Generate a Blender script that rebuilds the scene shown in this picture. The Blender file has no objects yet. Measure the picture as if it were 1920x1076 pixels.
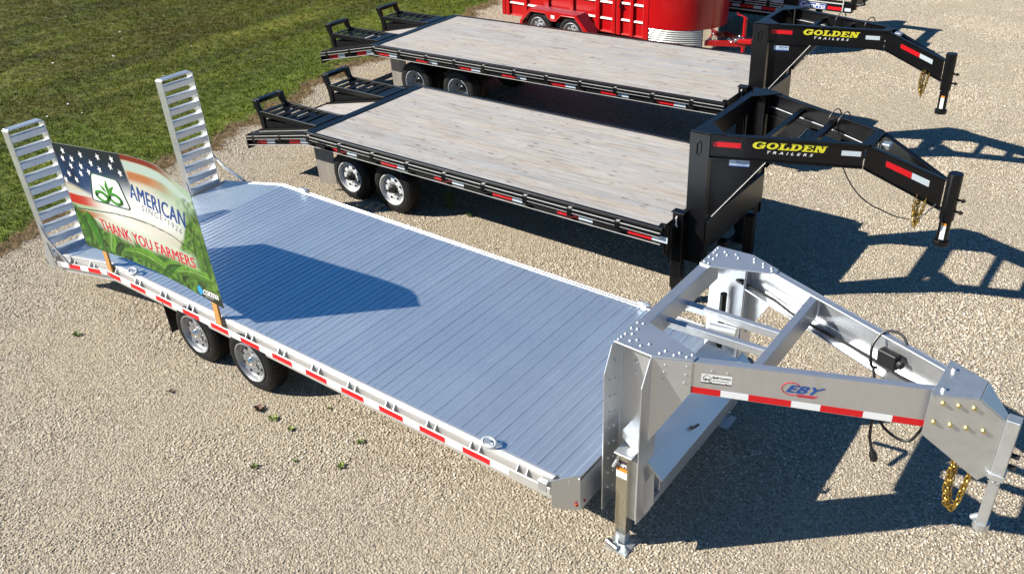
import bpy, bmesh, math, random
import numpy as np
from mathutils import Vector, Matrix, Euler
random.seed(7); rng = np.random.default_rng(11)
S = bpy.context.scene; C = S.collection; D = bpy.data
R = math.radians

# ------------------------------------------------------------------ camera, sky, sun, exposure
cam = D.cameras.new('camera'); co = D.objects.new('camera', cam); C.objects.link(co); S.camera = co
cam.sensor_width = 36; cam.lens = 36*1664.786/1920; cam.clip_start = .05; cam.clip_end = 2000
_yaw, _pit, _rol = -.666025, .544368, -.044618
cy, sy, cp, sp = math.cos(_yaw), math.sin(_yaw), math.cos(_pit), math.sin(_pit)
fw = Vector((sy*cp, cy*cp, -sp)); rt = Vector((cy, -sy, 0)); up = rt.cross(fw)
r2 = math.cos(_rol)*rt+math.sin(_rol)*up; u2 = -math.sin(_rol)*rt+math.cos(_rol)*up
M3 = Matrix((r2, u2, -fw)).transposed()
co.matrix_world = Matrix.Translation((8.6758, -3.92226, 5.32274)) @ M3.to_4x4()

SUN = Vector((-1.05, -.95, 1.0)).normalized()
W = D.worlds.new('World'); S.world = W; W.use_nodes = True
nt = W.node_tree; nt.nodes.clear()
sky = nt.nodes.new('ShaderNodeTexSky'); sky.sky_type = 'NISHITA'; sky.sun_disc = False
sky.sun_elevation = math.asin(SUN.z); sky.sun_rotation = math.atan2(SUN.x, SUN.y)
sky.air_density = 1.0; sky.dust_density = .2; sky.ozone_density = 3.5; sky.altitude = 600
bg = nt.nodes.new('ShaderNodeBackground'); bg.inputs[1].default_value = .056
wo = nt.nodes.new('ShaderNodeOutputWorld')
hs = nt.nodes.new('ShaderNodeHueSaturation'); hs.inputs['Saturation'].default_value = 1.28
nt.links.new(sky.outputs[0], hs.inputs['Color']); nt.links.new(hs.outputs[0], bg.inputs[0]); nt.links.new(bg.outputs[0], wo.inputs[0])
sl = D.lights.new('sun', 'SUN'); sl.energy = 5.0; sl.angle = R(.53); sl.color = (1, .94, .83)
so = D.objects.new('sun', sl); C.objects.link(so); so.rotation_euler = SUN.to_track_quat('Z', 'Y').to_euler()
so.location = (-10, -10, 12)
S.view_settings.view_transform = 'Standard'; S.view_settings.look = 'None'
S.view_settings.exposure = .82; S.view_settings.gamma = 1.0; S.view_settings.use_curve_mapping = False
S.render.engine = 'CYCLES'; S.cycles.use_denoising = True; S.cycles.max_bounces = 6; S.cycles.diffuse_bounces = 1
S.cycles.sample_clamp_indirect = 6

# ------------------------------------------------------------------ materials
class NT:
    def __init__(s, m): s.t = m.node_tree; s.t.nodes.clear()
    def n(s, typ, **kw):
        nd = s.t.nodes.new('ShaderNode'+typ)
        for k, v in kw.items():
            if k[0] == '_':
                i = k[1:]; i = int(i) if i.isdigit() else i.replace('_', ' ')
                if hasattr(v, 'is_output') or isinstance(v, bpy.types.NodeSocket): s.t.links.new(v, nd.inputs[i])
                else: nd.inputs[i].default_value = v
            else: setattr(nd, k, v)
        return nd
def ramp(t, fac, *stops):
    r = t.n('ValToRGB'); cr = r.color_ramp
    while len(cr.elements) < len(stops): cr.elements.new(.5)
    for e, (p, c) in zip(cr.elements, stops): e.position = p; e.color = (c if hasattr(c, '__len__') else (c, c, c)) + (1,) if hasattr(c, '__len__') else (c, c, c, 1)
    t.t.links.new(fac, r.inputs[0]); return r.outputs[0]
def mixc(t, fac, a, b, mode='MIX'):
    m = t.n('Mix', data_type='RGBA', blend_type=mode)
    for i, v in ((0, fac), (6, a), (7, b)):
        if isinstance(v, bpy.types.NodeSocket): t.t.links.new(v, m.inputs[i])
        else: m.inputs[i].default_value = v if i == 0 else (tuple(v)+(1,))[:4]
    return m.outputs[2]
def pos(t, scale=(1, 1, 1), rot=(0, 0, 0), obj=False):
    src = t.n('TexCoord').outputs['Object'] if obj else t.n('NewGeometry').outputs['Position']
    mp = t.n('Mapping', _0=src); mp.inputs['Scale'].default_value = scale; mp.inputs['Rotation'].default_value = rot
    return mp.outputs[0]
def noise(t, vec, sc, det=3, rough=.55): return t.n('TexNoise', _Vector=vec, _Scale=sc, _Detail=det, _Roughness=rough).outputs[0]
def finish(t, col, rough=.5, metal=0, bump=None, bs=.2, bd=.01, coat=0, spec=.5):
    p = t.n('BsdfPrincipled'); o = t.n('OutputMaterial'); t.t.links.new(p.outputs[0], o.inputs[0])
    for k, v in (('Base Color', col), ('Roughness', rough), ('Metallic', metal), ('Coat Weight', coat), ('Specular IOR Level', spec)):
        if isinstance(v, bpy.types.NodeSocket): t.t.links.new(v, p.inputs[k])
        else: p.inputs[k].default_value = (tuple(v)+(1,))[:4] if hasattr(v, '__len__') else v
    if coat: p.inputs['Coat Roughness'].default_value = .12
    if bump is not None:
        b = t.n('Bump', _Height=bump, _Strength=bs, _Distance=bd); t.t.links.new(b.outputs[0], p.inputs['Normal'])
    return p
def newmat(name): m = D.materials.new(name); m.use_nodes = True; return m, NT(m)
def simple(name, col, rough=.5, metal=0, var=.12, sc=9, coat=0, spec=.5, stretch=(1, 1, 1), bs=.05, dust=0, dustc=(.33, .28, .21)):
    m, t = newmat(name); v = pos(t, stretch, obj=True)
    n1 = noise(t, v, sc, 4); n2 = noise(t, v, sc*7, 3)
    c = mixc(t, n1, [x*(1-var) for x in col], [min(1, x*(1+var)) for x in col])
    if dust:
        d = ramp(t, noise(t, v, sc*.6, 5, .65), (.42, 0.0), (.72, dust)); c = mixc(t, d, c, dustc)
    rr = t.n('MapRange', _0=n1); rr.inputs[3].default_value = rough*.82; rr.inputs[4].default_value = min(1, rough*1.18)
    finish(t, c, rr.outputs[0], metal, n2, bs, .004, coat, spec); return m
Mt = {}
def deck_mat():
    m, t = newmat('deck_aluminium'); v = pos(t); vs = pos(t, (1, .12, 1)); w = noise(t, v, 1.1, 5, .62); st = noise(t, vs, 16, 3); sc = noise(t, pos(t, (1, 6, 1), (0, 0, .5)), 5, 6, .75); oi = t.n('ObjectInfo')
    c = mixc(t, w, (.79, .87, .95), (.83, .91, .98)); c = mixc(t, ramp(t, sc, (.66, 0.0), (.76, .22)), c, (.62, .64, .66))  # blue of the reflected sky is tinted into the base colour
    c = mixc(t, 1, c, ramp(t, oi.outputs['Random'], (0, (.955, .955, .96)), (1, (1., 1., 1.))), 'MULTIPLY')
    rr = t.n('MapRange', _0=w); rr.inputs[1].default_value = .3; rr.inputs[2].default_value = .7; rr.inputs[3].default_value = .39; rr.inputs[4].default_value = .44
    finish(t, c, rr.outputs[0], .875, st, .04, .002); return m
Mt['deck'] = deck_mat()
Mt['alu'] = simple('brushed_aluminium', (.63, .65, .68), .40, .84, .07, 3, stretch=(6, 6, 1), bs=.04)
Mt['rail'] = simple('rail_aluminium', (.76, .76, .76), .42, .72, .05, 3, stretch=(.5, 6, 6))
Mt['ramp'] = simple('ramp_aluminium', (.74, .75, .77), .42, .9, .1, 5)
Mt['plate'] = simple('sheet_aluminium', (.66, .69, .73), .42, .84, .05, 2.5)
Mt['galv'] = simple('galvanised_steel', (.62, .65, .67), .40, .8, .14, 14)
Mt['zincjack'] = simple('yellow_zinc_steel', (.56, .54, .45), .26, .9, .1, 5, stretch=(3, 3, .5))
Mt['black'] = simple('black_gloss_paint', (.004, .004, .005), .33, 0, .3, 5, coat=.12, spec=.35, bs=.02)
Mt['blackdull'] = simple('black_frame_paint', (.004, .004, .005), .45, 0, .3, 6, spec=.25)
Mt['edge'] = simple('bright_metal_and_highlight', (.75, .75, .73), .35, .3, .2, 8)  # pale metal for handles and rails, also for painted-in highlight strips
Mt['rubber'] = simple('tyre_rubber', (.006, .006, .0075), .6, 0, .3, 14, bs=.2, dust=.025, spec=.3)
Mt['flapblack'] = simple('black_rubber_sheet', (.012, .012, .013), .5, 0, .2, 6)
Mt['flapdirty'] = simple('dusty_rubber_sheet', (.34, .31, .27), .8, 0, .35, 5, stretch=(2, 2, .6))
Mt['rimwhite'] = simple('white_painted_rim', (.60, .62, .65), .32, .1, .05, 10, coat=.3)
Mt['rimsilver'] = simple('silver_painted_rim', (.34, .35, .37), .36, .5, .06, 10)
Mt['rimgrey'] = simple('grey_dished_rim', (.32, .36, .42), .45, .25, .15, 10)
Mt['chrome'] = simple('chrome', (.8, .8, .8), .15, 1, .03, 10)
Mt['hubblack'] = simple('oil_black_hub', (.02, .02, .02), .3, 0, .2, 20)
Mt['red'] = simple('red_trailer_paint', (.42, .003, .005), .3, 0, .08, 2, coat=.4)
Mt['redlight'] = simple('red_trailer_highlight', (.55, .055, .05), .35, 0, .08, 4, coat=.3)  # lighter copy of the red, painting highlight lines onto rails and edges
Mt['redfender'] = simple('dusty_red_checker', (.30, .035, .055), .5, .0, .3, 40, bs=.3)
Mt['tapered'] = simple('red_reflective_tape', (.62, .006, .012), .35, 0, .06, 30)
Mt['tapewhite'] = simple('white_reflective_tape', (.80, .82, .84), .35, 0, .05, 30)
Mt['tapeblue'] = simple('silver_reflective_tape', (.58, .66, .72), .32, .1, .05, 30)
Mt['chain'] = simple('yellow_zinc_chain', (.46, .31, .07), .35, .9, .15, 30)
Mt['bolt'] = simple('bright_bolt', (.72, .73, .74), .3, .85, .1, 40)
Mt['goldbolt'] = simple('gold_zinc_bolt', (.62, .50, .22), .32, .85, .1, 40)
Mt['cable'] = simple('black_cable', (.012, .012, .013), .4, 0, .1, 30)
Mt['white'] = simple('white_print', (.80, .80, .80), .5, 0, .03, 30)
Mt['yellow'] = simple('yellow_print', (.66, .60, .03), .45, 0, .06, 30)
Mt['blueprint'] = simple('blue_print', (.015, .075, .34), .45, 0, .05, 30)
Mt['navyprint'] = simple('navy_print', (.010, .050, .21), .45, 0, .05, 30)
Mt['redprint'] = simple('red_print', (.52, .012, .035), .45, 0, .05, 30)
Mt['greenprint'] = simple('dark_green_print', (.012, .075, .05), .45, 0, .05, 30)
Mt['leafprint'] = simple('leaf_green_print', (.03, .19, .012), .45, 0, .1, 30)
Mt['greyprint'] = simple('grey_print', (.16, .16, .17), .45, 0, .05, 30)
Mt['blackprint'] = simple('black_print', (.012, .012, .012), .45, 0, .05, 30)
Mt['orange'] = simple('orange_print', (.68, .25, .02), .45, 0, .05, 30)
Mt['purple'] = simple('purple_print', (.06, .03, .06), .45, 0, .05, 30)
Mt['stick'] = simple('sticker_blue_white', (.45, .55, .66), .3, 0, .1, 60)
Mt['cyan'] = simple('cyan_print', (.02, .30, .62), .45, 0, .05, 30)
Mt['post'] = simple('pine_post', (.50, .25, .075), .7, 0, .2, 6, stretch=(8, 8, .8), bs=.1)
Mt['amber'] = simple('red_marker_lens', (.55, .05, .02), .2, 0, .05, 30, coat=.5)
Mt['guarddark'] = simple('checker_plate_ground', (.10, .13, .14), .3, .6, .1, 10)
Mt['foil'] = simple('plain_polished_steel', (.80, .78, .72), .1, 1, .03, 3)

def wood_mat():
    m, t = newmat('weathered_deck_board'); oi = t.n('ObjectInfo')
    tc = t.n('NewGeometry').outputs['Position']
    off = t.n('VectorMath', operation='SCALE', _0=(31., 57., 13.)); t.t.links.new(oi.outputs['Random'], off.inputs['Scale'])
    ad = t.n('VectorMath', operation='ADD', _0=tc, _1=off.outputs[0])
    mp = t.n('Mapping', _0=ad.outputs[0]); mp.inputs['Scale'].default_value = (1, 13, 13); v = mp.outputs[0]
    g = noise(t, v, 1.6, 7, .68); g2 = noise(t, v, 6, 5, .7)
    blot = noise(t, ad.outputs[0], 1.3, 4)
    c = ramp(t, g, (.27, (.20, .175, .15)), (.46, (.385, .355, .325)), (.7, (.51, .485, .455)))
    tint = ramp(t, oi.outputs['Random'], (0, (.78, .83, .89)), (.25, (.97, .95, .92)), (.5, (.86, .88, .91)), (.75, (1, .97, .93)), (1, (.93, .88, .82)))
    c = mixc(t, 1, c, tint, 'MULTIPLY')
    c = mixc(t, ramp(t, blot, (.38, .38), (.62, 0.0)), c, (.40, .41, .43))
    c = mixc(t, ramp(t, g2, (.34, .75), (.45, 0.0)), c, (.22, .17, .13))
    mk = t.n('Mapping', _0=ad.outputs[0]); mk.inputs['Scale'].default_value = (2.0, 6.8, 0.01)
    vo = t.n('TexVoronoi', _Vector=mk.outputs[0], _Scale=1.45, _Randomness=1.0)
    kn = ramp(t, vo.outputs['Distance'], (.085, 1.0), (.17, 0.0))
    keep = t.n('Math', operation='GREATER_THAN', _0=vo.outputs['Color'], _1=.12)
    kf = t.n('Math', operation='MULTIPLY', _0=kn, _1=keep.outputs[0])
    brk = t.n('Math', operation='MULTIPLY', _0=kf.outputs[0], _1=ramp(t, g2, (.35, .3), (.6, 1.0)))
    c = mixc(t, brk.outputs[0], c, (.085, .06, .05))
    finish(t, c, .82, 0, g, .35, .004); return m
Mt['wood'] = wood_mat()

def gravel_ground():
    m, t = newmat('gravel_ground'); v = pos(t)
    vo = t.n('TexVoronoi', _Vector=v, _Scale=46.); vo2 = t.n('TexVoronoi', _Vector=v, _Scale=21.)
    ce = t.n('TexVoronoi', feature='DISTANCE_TO_EDGE', _Vector=v, _Scale=46.)
    base = ramp(t, vo.outputs['Color'], (0, (.17, .137, .10)), (.35, (.38, .32, .24)), (.8, (.49, .425, .33)), (1, (.60, .55, .46)))
    big = noise(t, v, .55, 5, .6); fine = noise(t, v, 140, 2)
    base = mixc(t, ramp(t, big, (.38, 0.0), (.62, .45)), base, (.46, .39, .28))
    spots = ramp(t, noise(t, v, 9, 5, .75), (.30, .45), (.44, 0.0)); base = mixc(t, spots, base, (.19, .145, .095))
    h = t.n('Math', operation='ADD', _0=ramp(t, vo.outputs['Distance'], (0, 1.0), (.75, 0.0)), _1=fine)
    finish(t, base, .9, 0, h.outputs[0], 1.0, .012); return m
Mt['gravel'] = gravel_ground()
def stone_mat():
    m, t = newmat('gravel_stone'); oi = t.n('ObjectInfo'); v = pos(t)
    c = ramp(t, oi.outputs['Random'], (0, (.14, .11, .08)), (.10, (.34, .275, .20)), (.5, (.50, .425, .325)), (.85, (.61, .545, .44)), (1, (.78, .74, .66)))
    big = noise(t, v, .55, 5, .6); c = mixc(t, ramp(t, big, (.40, 0.0), (.62, .35)), c, (.50, .43, .31))
    finish(t, c, .85, 0, noise(t, v, 160, 2), .3, .003); return m
Mt['stone'] = stone_mat()
def grass_col(t):
    v = pos(t); vs = pos(t, (1.0, .22, 1), (0, 0, R(-14)))
    streak = noise(t, vs, 1.1, 5, .62); patch = noise(t, v, .42, 4, .6); sm = noise(t, v, 4.5, 4, .7)
    c = ramp(t, streak, (.36, (.035, .045, .004)), (.46, (.090, .115, .008)), (.54, (.160, .195, .016)), (.64, (.270, .275, .045)))
    c = mixc(t, ramp(t, patch, (.46, 0.0), (.60, .7)), c, (.105, .085, .010))
    c = mixc(t, ramp(t, sm, (.48, 0.0), (.64, .6)), c, (.085, .165, .012))
    sx = t.n('SeparateXYZ', _0=v); mr = t.n('MapRange', _0=sx.outputs[0]); mr.inputs[1].default_value = -12; mr.inputs[2].default_value = -4.5; mr.inputs[3].default_value = .55; mr.inputs[4].default_value = 0
    dry = t.n('Math', operation='MULTIPLY', _0=mr.outputs[0], _1=ramp(t, noise(t, v, .9, 4, .7), (.40, .25), (.58, 1.0)))
    c = mixc(t, ramp(t, noise(t, pos(t, (1.0, .16, 1), (0, 0, R(-10))), 1.9, 4, .6), (.53, 0.0), (.62, .6)), c, (.040, .060, .006)); c = mixc(t, dry.outputs[0], c, (.085, .070, .005)); lush = t.n('MapRange', _0=sx.outputs[0]); lush.inputs[1].default_value = -8; lush.inputs[2].default_value = -4.5; lush.inputs[3].default_value = 0; lush.inputs[4].default_value = .45
    return mixc(t, lush.outputs[0], c, (.165, .250, .022)), sm
def lawn_mat():
    m, t = newmat('lawn_soil'); c, sm = grass_col(t); c = mixc(t, .30, c, (.07, .055, .022)); finish(t, c, .95, 0, sm, .6, .05); return m
Mt['lawn'] = lawn_mat()
def blade_mat():
    m, t = newmat('grass_blade'); c, sm = grass_col(t); at = t.n('Attribute', attribute_name='tint')
    c = mixc(t, at.outputs['Fac'], c, (.26, .27, .07)); p = finish(t, c, .6, 0, spec=.08)
    return m
Mt['blade'] = blade_mat()
Mt['soil'] = simple('bare_brown_soil', (.17, .115, .06), .95, 0, .45, 3, bs=.6)
Mt['drystraw'] = simple('dry_straw', (.27, .19, .085), .8, 0, .4, 4)
Mt['weed'] = simple('weed_leaf', (.26, .32, .07), .6, 0, .4, 14)
Mt['weeddark'] = simple('dark_weed_leaf', (.17, .23, .06), .6, 0, .4, 14)
Mt['weeddry'] = simple('withered_weed', (.20, .12, .08), .8, 0, .4, 14)
def print_mat():
    m, t = newmat('banner_print'); a = t.n('Attribute', attribute_name='art'); finish(t, a.outputs['Color'], .38, 0, coat=.15); return m
Mt['art'] = print_mat()
def checker_mat():
    m, t = newmat('checker_plate'); uv = pos(t, (1, 1, 1), obj=True)
    finish(t, (.82, .84, .84), .35, .5, noise(t, uv, 30, 2), .05, .002); return m
Mt['checker'] = checker_mat()

# ------------------------------------------------------------------ mesh building
OFF = Vector((0, 0, 0))
class MB:
    def __init__(s): s.v = []; s.f = []
    def add(s, vs, fs):
        b = len(s.v); s.v += [Vector(p) for p in vs]; s.f += [tuple(b+i for i in f) for f in fs]; return s
    def box(s, x0, x1, y0, y1, z0, z1):
        return s.prism([(x0, y0, z0), (x1, y0, z0), (x1, y1, z0), (x0, y1, z0)], (0, 0, z1-z0))
    def prism(s, pts, vec):
        n = len(pts); vec = Vector(vec); a = [Vector(p) for p in pts]; b = [p+vec for p in a]
        return s.add(a+b, [tuple(range(n))[::-1], tuple(range(n, 2*n))]+[(i, (i+1) % n, n+(i+1) % n, n+i) for i in range(n)])
    def bar(s, p0, p1, w, h, upv=(0, 0, 1)):
        p0, p1 = Vector(p0), Vector(p1); d = (p1-p0).normalized(); sd = d.cross(Vector(upv)).normalized(); uu = sd.cross(d)
        q = [p0+sd*a*w/2+uu*b*h/2 for a, b in ((-1, -1), (1, -1), (1, 1), (-1, 1))]
        return s.prism(q, p1-p0)
    def tube(s, path, r, n=8, closed=False):
        P = [Vector(p) for p in path]; m = len(P); base = len(s.v); prev = None
        for i, p in enumerate(P):
            a = P[(i-1) % m] if closed or i > 0 else p; b = P[(i+1) % m] if closed or i < m-1 else p
            d = (b-a).normalized()
            if prev is None: prev = d.orthogonal().normalized()
            prev = (prev-d*prev.dot(d)).normalized(); bt = d.cross(prev)
            for k in range(n):
                an = 2*math.pi*k/n; s.v.append(p+(prev*math.cos(an)+bt*math.sin(an))*r)
        for i in range(m if closed else m-1):
            for k in range(n):
                s.f.append((base+i*n+k, base+i*n+(k+1) % n, base+((i+1) % m)*n+(k+1) % n, base+((i+1) % m)*n+k))
        if not closed: s.f.append(tuple(base+k for k in range(n))[::-1]); s.f.append(tuple(base+(m-1)*n+k for k in range(n)))
        return s
    def cyl(s, p0, p1, r, n=16, r1=None):
        return s.lathe([(0, 0), (r, 0), (r if r1 is None else r1, (Vector(p1)-Vector(p0)).length), (0, (Vector(p1)-Vector(p0)).length)], p0, Vector(p1)-Vector(p0), n)
    def lathe(s, prof, org, ax, n=24):
        org = Vector(org); ax = Vector(ax).normalized(); e = ax.orthogonal().normalized(); g = ax.cross(e); base = len(s.v); m = len(prof)
        for (r, h) in prof:
            for k in range(n):
                a = 2*math.pi*k/n; s.v.append(org+ax*h+(e*math.cos(a)+g*math.sin(a))*r)
        for i in range(m-1):
            for k in range(n):
                s.f.append((base+i*n+k, base+i*n+(k+1) % n, base+(i+1)*n+(k+1) % n, base+(i+1)*n+k))
        return s
    def build(s, name, mat, parent=None, smooth=False, bevel=0, label=None, kind=None, recalc=True):
        me = D.meshes.new(name); me.from_pydata([p-OFF for p in s.v], [], s.f)
        bm = bmesh.new(); bm.from_mesh(me); bmesh.ops.remove_doubles(bm, verts=bm.verts, dist=1e-5)
        if recalc: bmesh.ops.recalc_face_normals(bm, faces=bm.faces)
        bm.to_mesh(me); bm.free()
        if smooth:
            for p in me.polygons: p.use_smooth = True
            me.set_sharp_from_angle(angle=R(38))
        return link(name, me, mat, parent, bevel, label, kind)
def link(name, me, mat, parent=None, bevel=0, label=None, kind=None):
    if mat is not None:
        if len(me.materials) == 0: me.materials.append(Mt[mat] if isinstance(mat, str) else mat)
    o = D.objects.new(name, me); C.objects.link(o)
    if parent: o.parent = parent
    if bevel:
        b = o.modifiers.new('bevel', 'BEVEL'); b.width = bevel; b.segments = 1; b.limit_method = 'ANGLE'; b.angle_limit = R(40)
    if label: o['label'] = label
    if kind: o['kind'] = kind
    return o
def dup(o, dx=0, dy=0, dz=0, parent=None):
    c = o.copy(); C.objects.link(c); c.location = o.location+Vector((dx, dy, dz))
    if parent: c.parent = parent
    for ch in list(o.children): dup(ch, parent=c)
    return c
def thing(name, label, cat, loc=(0, 0, 0), group=None):
    o = D.objects.new(name, None); C.objects.link(o); o.location = loc; o.empty_display_size = .3
    o['label'] = label; o['category'] = cat
    if group: o['group'] = group
    return o
_tc = {}
def text2d(body, bold=0, shear=0, spacing=1.0):
    key = (body, bold, shear, spacing)
    if key not in _tc:
        cu = D.curves.new('text', 'FONT'); cu.body = body; cu.offset = bold; cu.shear = shear; cu.space_character = spacing; cu.resolution_u = 3
        to = D.objects.new('text', cu); C.objects.link(to); dg = bpy.context.evaluated_depsgraph_get(); dg.update()
        me = D.meshes.new_from_object(to.evaluated_get(dg)); v = np.array([p.co[:2] for p in me.vertices]); f = [tuple(p.vertices) for p in me.polygons]
        D.objects.remove(to); D.curves.remove(cu); D.meshes.remove(me)
        v = (v-v.min(0))/(v.max(0)-v.min(0)); _tc[key] = (v, f)
    return _tc[key]
def quadmap(v, TL, TR, BR, BL):
    TL, TR, BR, BL = [np.array(p, float) for p in (TL, TR, BR, BL)]; u = v[:, :1]; w = v[:, 1:2]
    return (BL*(1-u)+BR*u)*(1-w)+(TL*(1-u)+TR*u)*w
def decal(name, mat, parent, body, TL, TR, BR, BL, nrm=(0, -1, 0), eps=.002, **kw):
    bold = kw.pop('bold', 0); v, f = text2d(body, **kw); P = quadmap(v, TL, TR, BR, BL); q = MB()
    du = np.array(TR, float)-np.array(TL, float); dv = np.array(TL, float)-np.array(BL, float); h = np.linalg.norm(dv); du /= np.linalg.norm(du)
    for i, (a, b) in enumerate(((0, 0), (1, 0), (-1, 0), (.5, .6), (-.5, -.6)) if bold else ((0, 0),)):
        q.add([tuple(p) for p in P+du*a*bold*h*1.6+dv*b*bold*1.2+np.array(nrm)*(eps+i*.00012)], f)
    return q.build(name, mat, parent, recalc=False)
def patch(name, mat, parent, P, nrm, th=.0015, label=None):
    n = Vector(nrm).normalized()
    return MB().prism([Vector(p)+n*.0006 for p in P], n*th).build(name, mat, parent, label=label)

# ------------------------------------------------------------------ ground, lawn
EDGE = [(-2.5, -30), (-2.75, -6), (-2.95, -.6), (-2.96, .10), (-3.12, .62), (-3.17, 1.27), (-3.5, 2.43), (-3.5, 3.17), (-3.55, 3.92), (-3.9, 4.97), (-4.08, 5.97), (-4.45, 7.13), (-4.62, 8.18), (-4.55, 9.3), (-4.64, 10.4), (-5.1, 12.46), (-5.35, 13.8), (-6.2, 20), (-9, 40), (-30, 250)]
ex = np.array([e[0] for e in EDGE]); ey = np.array([e[1] for e in EDGE])
def edge_x(y): return np.interp(y, ey, ex)+.10*np.sin(y*5.3)+.07*np.sin(y*11.7+1)+.05*np.sin(y*23+2)
g = MB().add([(-400, -400, 0), (400, -400, 0), (400, 400, 0), (-400, 400, 0)], [(0, 1, 2, 3)]).build('ground', 'gravel'); g['kind'] = 'structure'
ys = np.concatenate([[-390, -60], np.arange(-30, 40, .12), [60, 120, 390]])
def strip(name, mat, inner, z0, z1):
    vs = []; fs = []; n = len(ys)
    for i, y in enumerate(ys):
        e = edge_x(y)+inner; vs += [(e, y, z0), (e-.12, y, z1*.7), (e-.4, y, z1), (-395, y, z1)]
    for i in range(n-1):
        for k in range(3): fs.append((i*4+k, (i+1)*4+k, (i+1)*4+k+1, i*4+k+1))
    o = MB().add(vs, fs).build(name, mat, smooth=True); o['kind'] = 'structure'; return o
strip('soil', 'soil', .16, .004, .012); strip('lawn', 'lawn', -.12, .008, .035)

def tri_cloud(name, mat, V, T, tint=None):
    me = D.meshes.new(name); n = len(V); m = len(T)
    me.vertices.add(n); me.vertices.foreach_set('co', V.astype(np.float32).ravel())
    me.loops.add(m*3); me.loops.foreach_set('vertex_index', T.astype(np.int32).ravel())
    me.polygons.add(m); me.polygons.foreach_set('loop_start', np.arange(0, 3*m, 3, dtype=np.int32))
    me.update(calc_edges=True)
    if tint is not None: a = me.attributes.new('tint', 'FLOAT', 'POINT'); a.data.foreach_set('value', tint.astype(np.float32))
    return link(name, me, mat)
def blades(name, mat, P, h, lean, w, k, hv=.5):
    n = len(P)*k; B = np.repeat(P, k, 0)+np.c_[rng.normal(0, .028, (n, 2)), np.zeros(n)]
    a = rng.uniform(0, 2*np.pi, n); H = h*(1-hv+2*hv*rng.random(n))*np.repeat(.6+.8*rng.random(len(P)), k); L = lean*H*rng.random(n)*1.3
    ww = w*(.6+.8*rng.random(n)); d = np.c_[np.cos(a), np.sin(a)]; pr = np.c_[-d[:, 1], d[:, 0]]
    V = np.empty((n, 3, 3)); V[:, 0, :2] = B[:, :2]-pr*ww[:, None]; V[:, 1, :2] = B[:, :2]+pr*ww[:, None]; V[:, 0, 2] = V[:, 1, 2] = B[:, 2]
    V[:, 2, :2] = B[:, :2]+d*L[:, None]; V[:, 2, 2] = B[:, 2]+H
    tint = np.repeat(np.clip(rng.normal(.10, .16, n), 0, .8), 3)
    o = tri_cloud(name, mat, V.reshape(-1, 3), np.arange(3*n).reshape(-1, 3), tint); o['kind'] = 'stuff'; return o
N = 190000; px = rng.uniform(-21, -2.6, N); py = rng.uniform(-2.5, 19, N)
ok = (px < edge_x(py)-.14-.22*rng.random(N)**2) & (py < 20.5+.75*(px+2)+9) & (py > -.62*(px+3)*.55-3.2)
near = np.clip((edge_x(py)-px)/12, 0, 1); ok &= rng.random(N) > near*.35
P = np.c_[px, py, np.full(N, .03)][ok]
blades('grass', 'blade', P, .040, 1.3, .0050, 6)
# thin, dry fringe along the worn edge
n = 5200; fy = rng.uniform(-1, 15, n); fx = edge_x(fy)+.02+rng.normal(0, .13, n)
blades('dry_grass', 'drystraw', np.c_[fx, fy, np.full(n, .012)], .035, 1.6, .004, 4)

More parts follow.
